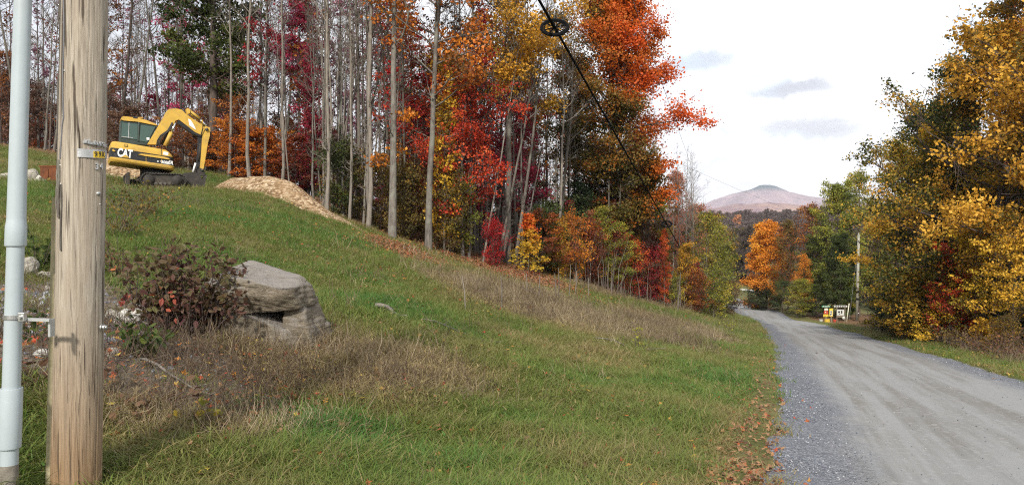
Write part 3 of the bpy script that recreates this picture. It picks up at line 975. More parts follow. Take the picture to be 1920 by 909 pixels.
for i_ in range(7):
    px = rng.uniform(1255, 1310)
    hero('bare_tree', px, rng.uniform(50, 60), ('bare0', 'bare2', 'pole0')[i_ % 3], 'wispy bare grey tree behind the saplings right of the big maple', None, 'bark_pale', rng.uniform(.55, .8), group='wispy bare trees right of the big maple')

# --- understory inside the wood
us = [(415, 'rust'), (440, 'orange'), (470, 'rust'), (500, 'orange'), (530, 'rust'), (555, 'rust'), (215, 'brown'), (250, 'brown'), (300, 'brown'), (345, 'rust'), (380, 'brown'), (600, 'brown'), (640, 'brown'), (680, 'rust'), (720, 'brown'),
      (760, 'crimson'), (790, 'rust'), (1010, 'rust'), (1035, 'brown')]
us_ = []
for i_, (px, lf) in enumerate(us):
    Y = rng.uniform(37, 43) if px < 700 else rng.uniform(33, 40)
    us_.append(hero('understory_maple', px, Y, ('layer0', 'layer1')[i_ % 2], 'low layered %s maple %s' % ({'rust': 'rusty', 'orange': 'orange', 'brown': 'brown', 'crimson': 'dark red'}[lf], zone(px)), lf, 'twig', rng.uniform(.55, .75), .42, cat='small tree'))
hero('understory_maple', 490, 37.5, 'layer0', 'low glowing orange maple right of the excavator bucket', 'orange', 'twig', .75, .55, cat='small tree')
hero('understory_maple', 448, 38.5, 'layer1', 'low orange brown maple directly behind the excavator bucket', 'rust', 'twig', .6, cat='small tree')
for i_, (px, Y, lf) in enumerate([(633, 31.5, 'green'), (652, 32, 'olive'), (712, 31, 'olive'), (760, 30.5, 'olive'), (775, 31.5, 'olive'), (845, 31, 'olive'), (860, 31.8, 'yellowgreen'), (1020, 35.5, 'green')]):
    hero('green_shrub', px, Y, 'shrub%d' % (i_ % 3), ('dark green shrub right of the chip pile', 'olive shrub between chip pile and pale trunks', 'olive shrub left of the thickest grey trunk', 'olive shrub between the two thick trunks',
         'second olive shrub between the two thick trunks', 'olive shrub right of the leaf strip trunk', 'yellowing shrub below the red maples', 'dark green shrub left of the orange shrub')[i_], lf, 'twig', rng.uniform(.75, 1.0), cat='shrub')

# --- the crowd of forest trees behind
cnt = 0
tries = 0
place = []
while cnt < 275 and tries < 20000:
    tries += 1
    x = rng.uniform(-44, 16)
    y = edge_y(x) + 1.2 + 34 * rng.uniform() ** 1.5
    px = 960 + FPX * x / y
    if px < -60 or px > 1215 or road_lat(x, y) > -5:
        continue
    if 350 < px < 455 and y < 44:
        continue
    if any((x - a) ** 2 + (y - b) ** 2 < 0.7 for a, b in place):
        continue
    place.append((x, y))
    cnt += 1
    dens = rng.uniform()
    if dens < (.84 if px < 700 else .55):
        pr = ('bare0', 'bare1', 'bare2', 'bare3', 'pole0', 'pole1')[int(rng.integers(0, 6))]
        dark = px < 340 and rng.uniform() < .4
        bk = 'bark_dark' if dark else ('bark_pale' if rng.uniform() < .35 else 'bark_grey')
        sc_ = rng.uniform(.7, 1.12) if px > 650 else rng.uniform(.55, 1.05)
        crowd.append(plant_tree('bare_tree', P[pr], (x, y), '%s %s bare trunk %s %s' % ({'pole0': 'thin', 'pole1': 'thin', 'bare0': 'slim', 'bare1': 'slim', 'bare2': 'sturdy', 'bare3': 'sturdy'}[pr], {'bark_dark': 'dark', 'bark_pale': 'pale', 'bark_grey': 'grey'}[bk], depth_word(x, y), zone(px)),
                                'tree', None, bk, sc_, tilt=(rng.normal(0, .025), rng.normal(0, .05))))
    else:
        lf = ('brown', 'pink', 'rust', 'crimson')[int(rng.integers(0, 4))] if px < 700 else ('orange', 'rust', 'red', 'olive', 'brown')[int(rng.integers(0, 5))]
        if px < 330:
            lf = ('brown', 'rust', 'pink')[int(rng.integers(0, 3))]
        word = {'brown': 'brown', 'pink': 'pink', 'rust': 'rusty', 'crimson': 'dark red', 'orange': 'orange', 'red': 'red', 'olive': 'olive'}[lf]
        crowd.append(plant_tree('thin_maple', P['sparse%d' % int(rng.integers(0, 3))], (x, y), 'thin maple with %s leaves %s %s' % (word, depth_word(x, y), zone(px)), 'tree', lf, 'bark_grey', rng.uniform(.7, 1.0), tilt=(0, rng.normal(0, .02))))
for i_ in range(46):
    x = rng.uniform(-44, 12)
    y = edge_y(x) + 6 + 22 * rng.uniform()
    px = 960 + FPX * x / y
    if px < -60 or px > 1190 or road_lat(x, y) > -5:
        continue
    lf = ('brown', 'rust', 'brown', 'crimson')[int(rng.integers(0, 4))]
    crowd.append(plant_tree('understory_tree', P[('layer1', 'young2', 'layer0')[i_ % 3]], (x, y), 'low %s understory tree %s %s' % ({'brown': 'brown', 'rust': 'rusty', 'crimson': 'dark red'}[lf], depth_word(x, y), zone(px)), 'small tree', lf, 'twig', rng.uniform(.7, 1.1)))

for i_ in range(34):
    px = rng.uniform(596, 745) if i_ < 26 else rng.uniform(840, 1040)
    x, y = px_xy(px, 0)[0], 0
    Yq = (30.5 + rng.uniform(0, 7)) if px < 745 else rng.uniform(33, 42)
    bk = 'bark_pale' if rng.uniform() < .6 else 'bark_grey'
    x = (px - 960) / FPX * Yq
    ln = rng.normal(0, .05) if rng.uniform() < .75 else rng.uniform(.1, .3)
    crowd.append(plant_tree('pole_tree', P['pole%d' % (i_ % 2)], (x, Yq), '%s %s pole stem %s %s' % ('upright' if ln < .09 else 'leaning', {'bark_pale': 'pale', 'bark_grey': 'grey'}[bk], depth_word(x, Yq), zone(px)), 'tree', None, bk, rng.uniform(.75, 1.2), tilt=(rng.normal(0, .02), ln), rotz=0.0 if ln > .09 else None))
settle_groups(crowd + us_ + edge_fill)

# --- right-hand side of the road
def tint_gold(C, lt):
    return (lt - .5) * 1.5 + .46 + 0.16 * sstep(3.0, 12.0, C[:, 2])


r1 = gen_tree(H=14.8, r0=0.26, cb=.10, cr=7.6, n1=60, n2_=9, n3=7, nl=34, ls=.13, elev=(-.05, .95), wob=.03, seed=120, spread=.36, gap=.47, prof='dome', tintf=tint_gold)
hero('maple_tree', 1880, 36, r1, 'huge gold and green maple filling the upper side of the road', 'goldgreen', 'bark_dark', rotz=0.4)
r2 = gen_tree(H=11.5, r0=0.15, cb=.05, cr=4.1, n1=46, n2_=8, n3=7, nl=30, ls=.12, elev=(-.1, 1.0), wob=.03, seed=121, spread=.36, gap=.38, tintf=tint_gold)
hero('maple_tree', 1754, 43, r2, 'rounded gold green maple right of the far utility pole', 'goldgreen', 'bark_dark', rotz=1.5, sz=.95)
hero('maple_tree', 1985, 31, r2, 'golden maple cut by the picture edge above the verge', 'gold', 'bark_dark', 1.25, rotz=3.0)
hero('maple_tree', 1990, 44, 'full1', 'salmon tipped maple showing behind the top of the huge gold one', 'salmon', 'bark_grey', 1.25, 1.5)
for i_, (nm, px, Y, pr, lf, sc, sz, lab) in enumerate([
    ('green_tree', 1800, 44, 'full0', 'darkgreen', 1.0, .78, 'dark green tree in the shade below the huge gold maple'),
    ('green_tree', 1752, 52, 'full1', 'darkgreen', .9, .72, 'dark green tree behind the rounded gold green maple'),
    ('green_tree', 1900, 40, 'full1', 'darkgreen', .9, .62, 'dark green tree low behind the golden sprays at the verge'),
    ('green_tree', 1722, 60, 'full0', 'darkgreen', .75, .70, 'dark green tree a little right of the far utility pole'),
    ('poplar_tree', 1572, 88, 'full1', 'yellowgreen', .95, 1.08, 'tall mid green tree left of the far utility pole'),
    ('poplar_tree', 1612, 90, 'fine', 'yellowgreen', 1.2, 1.42, 'tall airy yellow green tree behind the far utility pole'),
    ('green_tree', 1575, 84.5, 'full0', 'green', .65, .66, 'dark green tree behind the painted roadside signs'),
    ('green_tree', 1530, 89, 'full1', 'olivegreen', .68, .66, 'dark green tree left of the painted roadside signs'),
    ('rust_tree', 1524, 92, 'fine', 'rust', 1.05, 1.10, 'brown orange fine twigged tree over the road bend'),
    ('olive_tree', 1478, 96, 'fine', 'olive', .95, .95, 'olive brown tree between the orange maple and the rust tree'),
    ('orange_sapling', 1507, 87, 'young0', 'orange', .85, 1.0, 'orange young tree in front of the olive brown tree'),
    ('green_shrub', 1508, 86, 'young2', 'yellowgreen', .8, .62, 'yellow green bush left of the painted signs'),
    ('green_shrub', 1495, 86, 'young1', 'yellowgreen', .95, .62, 'yellow green bush right of the orange maple foot'),
    ('green_shrub', 1440, 97, 'young2', 'darkgreen', 1.0, .38, 'dark bush directly under the rounded orange maple'),
    ('green_shrub', 1418, 98, 'shrub1', 'darkgreen', 1.6, .9, 'dark bush at the left foot of the orange maple'),
    ('green_shrub', 1468, 92, 'young2', 'green', .9, .55, 'dark bush at the foot of the orange maple by the road bend'),
    ('green_shrub', 1532, 86, 'young0', 'green', 1.0, .55, 'dark green bush at the edge of the gravel turnout'),
    ('gold_shrub', 1690, 42, 'layer0', 'goldgreen', 1.0, .95, 'gold green bush below the rounded maple'),
    ('gold_shrub', 1720, 37.5, 'layer0', 'goldgreen', .85, .75, 'gold green low bush beside the dark hollow at the verge'),
    ('gold_shrub', 1830, 33.0, 'layer1', 'gold', .70, .72, 'bright gold low maple with pale stems at the verge'),
    ('gold_shrub', 1900, 30.0, 'layer1', 'gold', .68, .70, 'bright gold low maple closest to the picture edge'),
    ('gold_shrub', 1760, 35.5, 'layer0', 'gold', .72, .55, 'gold low bush under the red sapling'),
    ('red_sapling', 1782, 34.2, 'layer1', 'red', .50, .66, 'red maple sapling on a thin pale leaning stem at the verge'),
    ('red_sapling', 1842, 36.5, 'layer0', 'crimson', .7, 1.05, 'dull red sapling behind the bright gold low maple'),
    ('brown_shrub', 1690, 39, 'shrub0', 'olive', .75, .6, 'olive brown shrub at the verge below the gold green bush'),
    ('brown_shrub', 1885, 28.0, 'shrub1', 'olive', .55, .42, 'brown weedy shrub at the right verge'),
    ('green_shrub', 1668, 46.5, 'shrub2', 'darkgreen', 1.0, .7, 'dark green shrub at the verge between the far pole and the gold green bush'),
    ('green_shrub', 1655, 56, 'shrub1', 'darkgreen', 1.1, .8, 'dark green shrub just right of the far utility pole'),
    ('green_shrub', 1690, 48, 'shrub0', 'green', 1.1, .9, 'green shrub between the pole shrub and the gold green bush'),
    ('green_shrub', 1740, 40, 'shrub2', 'darkgreen', 1.4, 1.0, 'dark shrub in the hollow behind the gold low bush'),
    ('green_shrub', 1850, 36.5, 'shrub1', 'darkgreen', 1.5, 1.1, 'dark shrub behind the red saplings'),
    ('green_shrub', 1920, 33.5, 'shrub0', 'darkgreen', 1.5, 1.1, 'dark shrub behind the bright gold low maple at the edge'),
]):
    hero(nm, px, Y, pr, lab, lf, 'twig' if 'shrub' in nm else 'bark_dark', sc, sz, cat='shrub' if 'shrub' in nm else ('sapling' if 'sapling' in nm else 'tree'))
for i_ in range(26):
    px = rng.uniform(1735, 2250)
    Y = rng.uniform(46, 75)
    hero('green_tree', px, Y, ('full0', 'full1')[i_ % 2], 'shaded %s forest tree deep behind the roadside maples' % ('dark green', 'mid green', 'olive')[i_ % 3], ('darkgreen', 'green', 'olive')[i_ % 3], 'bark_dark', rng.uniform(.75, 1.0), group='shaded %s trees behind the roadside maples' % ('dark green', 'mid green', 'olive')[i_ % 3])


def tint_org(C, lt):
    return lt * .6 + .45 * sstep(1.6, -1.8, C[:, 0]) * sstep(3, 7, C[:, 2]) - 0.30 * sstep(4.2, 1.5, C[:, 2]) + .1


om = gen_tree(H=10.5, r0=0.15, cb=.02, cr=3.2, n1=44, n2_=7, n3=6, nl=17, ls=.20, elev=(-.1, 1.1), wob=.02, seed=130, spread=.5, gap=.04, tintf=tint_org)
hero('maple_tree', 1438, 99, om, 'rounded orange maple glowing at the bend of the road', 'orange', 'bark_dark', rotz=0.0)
#@@SECTION3
# ------------------------------------------------------------------ scattered stuff: grass, weeds, leaves, stones
def proto_obj(name, me, m):
    if len(me.materials) == 0:
        me.materials.append(m)
    return bpy.data.objects.new(name, me)          # never linked: only its geometry is used


def scatter(name, pts, rot, scl, tint, idx, protos, label, cat):
    me = bpy.data.meshes.new(name)
    me.vertices.add(len(pts))
    me.vertices.foreach_set('co', np.ascontiguousarray(pts, np.float32).ravel())
    for nm, typ, arr, key in (('rot', 'FLOAT_VECTOR', rot, 'vector'), ('scl', 'FLOAT', scl, 'value'), ('tint', 'FLOAT', tint, 'value')):
        a = me.attributes.new(nm, typ, 'POINT')
        a.data.foreach_set(key, np.ascontiguousarray(arr, np.float32).ravel())
    a = me.attributes.new('idx', 'INT', 'POINT')
    a.data.foreach_set('value', np.ascontiguousarray(idx, np.int32))
    ob = link(name, me)
    ng = bpy.data.node_groups.new(name + '_scatter', 'GeometryNodeTree')
    ng.interface.new_socket('Geometry', in_out='INPUT', socket_type='NodeSocketGeometry')
    ng.interface.new_socket('Geometry', in_out='OUTPUT', socket_type='NodeSocketGeometry')
    G = NT(ng)
    gi = G.n('NodeGroupInput')
    jn = G.n('GeometryNodeJoinGeometry')
    for p in protos:
        oi = G.n('GeometryNodeObjectInfo', {'Object': p})
        gi2 = G.n('GeometryNodeGeometryToInstance', {0: oi.outputs['Geometry']})
        ng.links.new(gi2.outputs[0], jn.inputs[0])

    def na(nm, typ):
        nd = G.n('GeometryNodeInputNamedAttribute', data_type=typ)
        nd.inputs['Name'].default_value = nm
        return nd.outputs['Attribute']
    ip = G.n('GeometryNodeInstanceOnPoints', {'Points': gi.outputs[0], 'Instance': jn.outputs[0], 'Instance Index': na('idx', 'INT'), 'Rotation': na('rot', 'FLOAT_VECTOR'), 'Scale': na('scl', 'FLOAT')})
    ip.inputs['Pick Instance'].default_value = True
    G.n('NodeGroupOutput', {0: ip.outputs[0]})
    md = ob.modifiers.new('scatter', 'NODES')
    md.node_group = ng
    return tag(ob, label, cat, kind='stuff')


def blade_tuft(nb, h, w, spread, bend, seed):
    r = np.random.default_rng(seed)
    base = r.normal(0, spread, (nb, 2))
    a = r.uniform(0, 2 * PI, nb)
    hh = h * r.uniform(.5, 1.25, nb)
    bn = bend * r.uniform(.3, 1.3, nb)
    dirv = np.stack([np.cos(a), np.sin(a)], -1)
    side = np.stack([-np.sin(a), np.cos(a), a * 0], -1)
    V = []
    for tt_, ww in ((0, 1.0), (.4, .9), (.75, .6), (1, 0.08)):
        c = np.concatenate([base + dirv * (bn * hh * tt_ ** 2)[:, None], (hh * (tt_ - .28 * bn * tt_ ** 2.5) - .01)[:, None]], 1)
        V += [c - side * w * ww * .5, c + side * w * ww * .5]
    V = np.stack(V, 1).reshape(-1, 3)
    o = np.arange(nb)[:, None] * 8
    F = np.concatenate([o + np.array([[0, 1, 3, 2]]), o + np.array([[2, 3, 5, 4]]), o + np.array([[4, 5, 7, 6]])])
    return pymesh('tuft', V, F)


def stem_tangle(nst, L, seed, low=.35, rad=.003):
    r = np.random.default_rng(seed)
    b = np.concatenate([r.normal(0, L * .28, (nst, 2)), np.full((nst, 1), -.01)], 1)
    a = r.uniform(0, 2 * PI, nst)
    e = np.abs(r.normal(low, .45, nst))
    d = np.stack([np.cos(a) * np.cos(e), np.sin(a) * np.cos(e), np.sin(e)], -1)
    l = L * r.uniform(.4, 1.15, nst)
    Pp = np.stack([b, b + d * (l * .4)[:, None] + np.array([0, 0, .02]), b + d * (l * .75)[:, None] + r.normal(0, .03, (nst, 3)), b + d * l[:, None] + np.array([0, 0, -.10]) * l[:, None] + r.normal(0, .04, (nst, 3))], 1)
    Pp[:, 1:, 2] = np.maximum(Pp[:, 1:, 2], .004)
    V, Fq = tubes(Pp, np.full((nst, 1), rad) * np.array([[1.1, 1, .8, .4]]), 3)
    return pymesh('stems', V, Fq)


def maple_leaf(seed):
    r = np.random.default_rng(seed)
    rad = np.array([.30, .62, .36, .85, .42, 1.0, .42, .85, .36, .62]) * r.uniform(.85, 1.1, 10)
    a = np.arange(10) / 10 * 2 * PI - PI / 2
    V = np.stack([rad * np.cos(a), rad * np.sin(a), .10 * rad ** 2 + r.normal(0, .09, 10)], -1)
    V = np.concatenate([V, [[0, 0, .02 + .1]]])
    F = np.array([[i_, (i_ + 1) % 10, 10] for i_ in range(10)])
    return pymesh('leaf', V * .5, F, smooth=False)


def pebble(seed):
    bm = bmesh.new()
    bmesh.ops.create_icosphere(bm, subdivisions=1, radius=.5)
    r = np.random.default_rng(seed)
    for v in bm.verts:
        v.co *= r.uniform(.7, 1.1)
        v.co.z *= .65
    me = bpy.data.meshes.new('pebble')
    bm.to_mesh(me)
    bm.free()
    return me


M['grass'] = leaf_mat('grass_blades', [(0, (.36, .28, .14)), (.14, (.27, .225, .09)), (.3, (.19, .19, .058)), (.5, (.172, .205, .047)), (.78, (.145, .215, .042)), (1, (.085, .18, .036))], .4, 0, True)
M['straw'] = leaf_mat('dry_stems', [(0, (.095, .065, .045)), (.4, (.22, .165, .105)), (.75, (.38, .30, .19)), (1, (.55, .45, .29))], .1, 0, True)
M['litter'] = leaf_mat('fallen_leaf', [(0, (.10, .05, .03)), (.25, (.25, .14, .075)), (.45, (.38, .22, .11)), (.6, (.36, .10, .035)), (.75, (.42, .055, .035)), (.86, (.50, .22, .05)), (1, (.55, .42, .08))], .25, 0, True)
m, t = new_mat('stone_chip')
M['chip'] = m
a_ = t.n('ShaderNodeAttribute', attribute_name='tint', attribute_type='INSTANCER')
out(t, principled(t, t.ramp(a_.outputs['Fac'], [(0, (.06, .066, .08)), (.5, (.145, .155, .178)), (.85, (.24, .25, .275)), (1, (.42, .42, .42))]), .85, 0, None, .2))


def fan(n, d0, d1, a0=-44, a1=44):
    d = np.exp(rng.uniform(math.log(d0), math.log(d1), n))
    a = np.radians(rng.uniform(a0, a1, n))
    return d * np.sin(a), d * np.cos(a), d


# grass
x, y, d = fan(330000, 2.6, 80)
lat = road_lat(x, y)
dirt, dry, lit = covers(x, y)
wl = 0.12 * np.sin(y * 2.1) + rng.normal(0, .12, len(x))
left_ok = lat < -0.10 + wl
right_ok = (lat > ROADW + 0.15 + wl) & (lat < ROADW + 3.4) & (y > 4)
mown = blob(x, y, gp(560, 430), 9, 8)
keep = (left_ok | right_ok) & (rng.uniform(size=len(x)) > np.clip(dirt * 1.0 + .38 * dry + .93 * lit * left_ok + .4 * lit * right_ok + 1.3 * np.exp(-((lat + .25) / .3) ** 2) * sstep(26, 12, y), 0, .985)) & (y > 1.5)
keep &= ~((forest_left(x, y) > .5) & (rng.uniform(size=len(x)) < .8))
x, y, d, dry, lit, lat, right = x[keep], y[keep], d[keep], dry[keep], lit[keep], lat[keep], right_ok[keep]
green = n2(x, y, .55, 4.0) * .55 + n2(x, y, 2.2, 1.0) * .35 + .10 * rng.normal(size=len(x))
green += .30 * blob(x, y, gp(760, 850), 1.3, .9) + .22 * blob(x, y, gp(560, 790), .8, .7) + .30 * blob(x, y, gp(780, 590), 1.5, 2.2) + .28 * blob(x, y, gp(300, 385), 5, 5) + .22 * blob(x, y, gp(1330, 680), 2.0, 6) + .16 * blob(x, y, gp(560, 470), 3.5, 4)
green += .20 * blob(x, y, gp(700, 860), 2.0, 1.3) + .14 * blob(x, y, gp(1100, 800), 2.2, 1.6)
green -= .28 * blob(x, y, gp(760, 690), 1.8, 1.5) + .30 * blob(x, y, gp(1420, 830), .7, 3.0, -.3) + .25 * blob(x, y, gp(900, 545), 4, 3.5, .3) + .25 * blob(x, y, gp(330, 800), 1.0, .9) + .18 * blob(x, y, gp(640, 400), 5, 5)
tint = np.clip(.60 + (green - .52) * 1.45 - .55 * dry - .25 * lit, 0, 1)
tint = np.where(rng.uniform(size=len(x)) < .13, rng.uniform(0, .3, len(x)), tint)
tuf = [proto_obj('grass_tuft', blade_tuft(9, .055, .0085, .05, 1.1, 1), M['grass']), proto_obj('grass_tuft', blade_tuft(8, .075, .0075, .055, 1.4, 2), M['grass']),
       proto_obj('grass_tuft', blade_tuft(11, .042, .012, .065, 1.2, 3), M['grass']), proto_obj('grass_tuft', blade_tuft(8, .16, .0065, .05, 1.2, 4), M['grass'])]
tall = (n2(x, y, .9, 7.0) > .62) & (rng.uniform(size=len(x)) < .35) & (d < 20)
idx = np.where(tall, 3, rng.integers(0, 3, len(x)))
scl = rng.uniform(.7, 1.25, len(x)) * np.interp(d, [2, 6, 14, 30, 80], [.8, .95, 1.1, 1.4, 2.2])
rot = np.stack([rng.normal(0, .15, len(x)), rng.normal(0, .15, len(x)), rng.uniform(0, 2 * PI, len(x))], -1)
scatter('grass', np.stack([x, y, gz(x, y)], -1), rot, scl, tint, idx, tuf, 'uneven green grass covering the slope and the road verges', 'grass')

# dry weeds and stems
x, y, d = fan(90000, 3.0, 60)
dirt, dry, lit = covers(x, y)
lat = road_lat(x, y)
rv = (lat > ROADW + 1.6 + .4 * np.sin(y)) & (lat < ROADW + 4.2) & (y > 14) & (y < 60)
pk = np.clip(dry * np.where(y > 15, .72, .5) + .10 * dirt + .012 * n2(x, y, .8, 3), 0, 1) * (lat < -.5) * (forest_left(x, y) < .4) + rv * .55 + .25 * sstep(.45, .65, n2(x, y, .5, 9.)) * blob(x, y, gp(260, 380), 3, 4)
keep = rng.uniform(size=len(x)) < pk
x, y, d = x[keep], y[keep], d[keep]
stm = [proto_obj('stem_tangle', stem_tangle(9, .30, 5, .15), M['straw']), proto_obj('stem_tangle', stem_tangle(8, .42, 6, .1), M['straw']), proto_obj('stem_tangle', stem_tangle(8, .22, 7, .6, .0025), M['straw']),
       proto_obj('stem_tangle', stem_tangle(7, .55, 8, 1.0, .0035), M['straw'])]
tint = np.clip(.34 + .8 * (n2(x, y, 1.2, 5) - .5) + .5 * (n2(x, y, 4.2, 2) - .5) + .2 * rng.normal(size=len(x)) - .20 * blob(x, y, C_DRK, 2.4, 1.6) - .12 * blob(x, y, C_DIRT2, 2.2, 1.4), 0, 1)
idx = rng.choice(4, len(x), p=[.45, .35, .17, .03])
scatter('dry_weeds', np.stack([x, y, gz(x, y)], -1), np.stack([rng.normal(0, .1, len(x)), rng.normal(0, .1, len(x)), rng.uniform(0, 6.28, len(x))], -1), rng.uniform(.6, 1.2, len(x)) * np.interp(d, [3, 6, 12, 50], [.45, .6, .95, 1.5]),
        tint, idx, stm, 'tangle of dry brown weed stems on the slope', 'weeds')

# fallen leaves
x, y, d = fan(70000, 2.8, 75)
for c_, sx_, sy_, n_ in ((C_LIT, 2.0, 2.4, 9000), (C_LIT2, 1.3, 1.8, 4500), (gp(880, 497), 1.6, 1.2, 4000), (gp(1080, 545), 1.6, 2.6, 5000), (gp(690, 440), 1.5, 1.5, 2500)):
    ex_, ey_ = c_[0] + rng.normal(0, sx_, n_), c_[1] + rng.normal(0, sy_, n_)
    x, y, d = np.concatenate([x, ex_]), np.concatenate([y, ey_]), np.concatenate([d, np.hypot(ex_, ey_)])
lat = road_lat(x, y)
dirt, dry, lit = covers(x, y)
edge_l = np.exp(-((lat + .30) / .34) ** 2) * sstep(2.5, 4.5, y) * sstep(26, 9, y)
redge = (lat > ROADW + .1) & (lat < ROADW + 2.5) & (y > 10) & (y < 90)
pk = np.clip(lit * .8 + edge_l * .95 * (lat < .12) + .075 + redge * .45 + .35 * blob(x, y, C_DIRT2, 2.2, 1.3) + .25 * blob(x, y, C_DRK, 2.4, 1.3) + .10 * blob(x, y, gp(600, 450), 5, 5), 0, 1)
pk = np.where((lat > .1) & (lat < ROADW), np.where(lat < .5, .02, .001), pk)
keep = (rng.uniform(size=len(x)) < pk) & (y > 1)
x, y, d, lat, edge_l, lit = x[keep], y[keep], d[keep], lat[keep], edge_l[keep], lit[keep]
u = rng.uniform(size=len(x))
tint = np.where(edge_l > .3, np.clip(.33 + .2 * rng.normal(size=len(x)), 0, .80), np.where(lit > .4, np.clip(.36 + .22 * rng.normal(size=len(x)), 0, .9), u))
tint = np.where((lat > ROADW), .86 + .14 * u * (u > .4) - .4 * (u < .3), tint)
lfs = [proto_obj('fallen_leaf', maple_leaf(k_), M['litter']) for k_ in range(3)]
sz_ = rng.uniform(.05, .10, len(x)) * np.interp(d, [3, 12, 60], [.85, 1.1, 1.7])
hgt = np.where(edge_l > .3, rng.uniform(.01, .06, len(x)), rng.uniform(.03, .085, len(x)))
zr_ = np.where((lat > 0) & (lat < ROADW), zbase(x, y) + .03, gz(x, y) + hgt)
scatter('fallen_leaves', np.stack([x, y, zr_], -1), np.stack([rng.normal(0, .5, len(x)), rng.normal(0, .5, len(x)), rng.uniform(0, 6.28, len(x))], -1), sz_, tint, rng.integers(0, 3, len(x)), lfs,
        'red and tan fallen leaves along the road edge and under the trees', 'leaves')

# loose crushed stone on the near shoulder, stones in the dirt patch
x, y, d = fan(90000, 4.0, 30, 0, 40)
lat = road_lat(x, y)
keep = rng.uniform(size=len(x)) < np.where((lat > -.12) & (lat < 1.1), np.clip(1.05 - lat, .0, .8), np.where((lat > 1.2) & (lat < 5.2), .018, 0)) + ((lat > 4.7) & (lat < 5.6)) * .5
x, y, d, lat = x[keep], y[keep], d[keep], lat[keep]
prof_ = np.interp(lat, ru, crown + rut)
z1 = zbase(x, y) + prof_ + .003
n_a = len(x)
xd, yd = C_DIRT[0] + rng.normal(0, 1.0, 3000), C_DIRT[1] + rng.normal(0, 1.0, 3000)
k2 = covers(xd, yd)[0] > .3
xd, yd = xd[k2], yd[k2]
pebs = [proto_obj('stone_chip', pebble(k_), M['chip']) for k_ in range(4)]
X_ = np.concatenate([x, xd])
scatter('loose_gravel', np.stack([X_, np.concatenate([y, yd]), np.concatenate([z1, gz(xd, yd)])], -1), rng.uniform(0, 6.28, (len(X_), 3)) * np.array([.15, .15, 1]),
        np.concatenate([rng.uniform(.010, .024, n_a) * np.interp(d, [4, 12, 30], [.8, 1.1, 1.8]), rng.lognormal(-3.5, .55, len(xd))]),
        np.clip(np.concatenate([rng.normal(.5, .28, n_a), rng.normal(.72, .2, len(xd))]), 0, 1), rng.integers(0, 4, len(X_)), pebs, 'loose blue grey crushed stone along the road shoulder', 'gravel')
#@@SECTION4
# ------------------------------------------------------------------ mesh helpers for built objects
def bm_obj(name, bm, m, parent=None, smooth=False, bevel=0.0, seg=2):
    if bevel > 0:
        bmesh.ops.bevel(bm, geom=[e for e in bm.edges if len(e.link_faces) == 2 and e.calc_face_angle(0) > .5], offset=bevel, segments=seg, affect='EDGES', profile=.6)
    bmesh.ops.recalc_face_normals(bm, faces=bm.faces)
    me = bpy.data.meshes.new(name)
    bm.to_mesh(me)
    bm.free()
    if smooth:
        for p_ in me.polygons:
            p_.use_smooth = True
    return link(name, me, m, parent)


def add_prism(bm, poly, y0, y1):
    """closed (s, t) outline in the local x-z plane, given real thickness along y"""
    a = [bm.verts.new((p[0], y0, p[1])) for p in poly]
    b = [bm.verts.new((p[0], y1, p[1])) for p in poly]
    bm.faces.new(a)
    bm.faces.new(b[::-1])
    n = len(poly)
    for i in range(n):
        bm.faces.new((a[i], b[i], b[(i + 1) % n], a[(i + 1) % n]))


def prism(name, poly, y0, y1, m, parent, bevel=0.0, smooth=False):
    bm = bmesh.new()
    add_prism(bm, poly, y0, y1)
    return bm_obj(name, bm, m, parent, smooth, bevel)


def add_box(bm, c, s, R=None):
    vs = bmesh.ops.create_cube(bm, size=1.0)['verts']
    for v in vs:
        v.co = Vector((v.co.x * s[0], v.co.y * s[1], v.co.z * s[2]))
        if R is not None:
            v.co = R @ v.co
        v.co += Vector(c)
    return vs


def box(name, c, s, m, parent=None, R=None, bevel=0.0):
    bm = bmesh.new()
    add_box(bm, c, s, R)
    return bm_obj(name, bm, m, parent, False, bevel)


def add_rod(bm, a, b, r0, r1=None, seg=12, cap=True):
    a, b = Vector(a), Vector(b)
    d = b - a
    vs = bmesh.ops.create_cone(bm, cap_ends=cap, segments=seg, radius1=r0, radius2=r0 if r1 is None else r1, depth=d.length)['verts']
    q = d.to_track_quat('Z', 'Y')
    for v in vs:
        v.co = q @ v.co + (a + b) / 2
    return vs


def rod(name, a, b, r0, m, parent=None, r1=None, seg=16, bevel=0.0):
    bm = bmesh.new()
    add_rod(bm, a, b, r0, r1, seg)
    return bm_obj(name, bm, m, parent, True if seg > 8 and bevel == 0 else False, bevel)


def cable(name, pts, r, m, parent=None, sides=6):
    V, Fq = tubes(np.array(pts)[None], np.full((1, len(pts)), r), sides)
    return link(name, pymesh(name, V, Fq), m, parent)


def text_mesh(name, body, size, m, parent, loc, rot, depth=0.002, offset=0.0, shear=0.0, sx=1.0):
    cu = bpy.data.curves.new(name, 'FONT')
    cu.body = body
    cu.size = size
    cu.extrude = depth
    cu.offset = offset
    cu.shear = shear
    cu.align_x = 'CENTER'
    cu.align_y = 'CENTER'
    tmp = bpy.data.objects.new(name, cu)
    me = tmp.to_mesh().copy()
    bpy.data.objects.remove(tmp)
    o = link(name, me, m, parent)
    o.location = loc
    o.rotation_euler = rot
    o.scale = (sx, 1, 1)
    return o


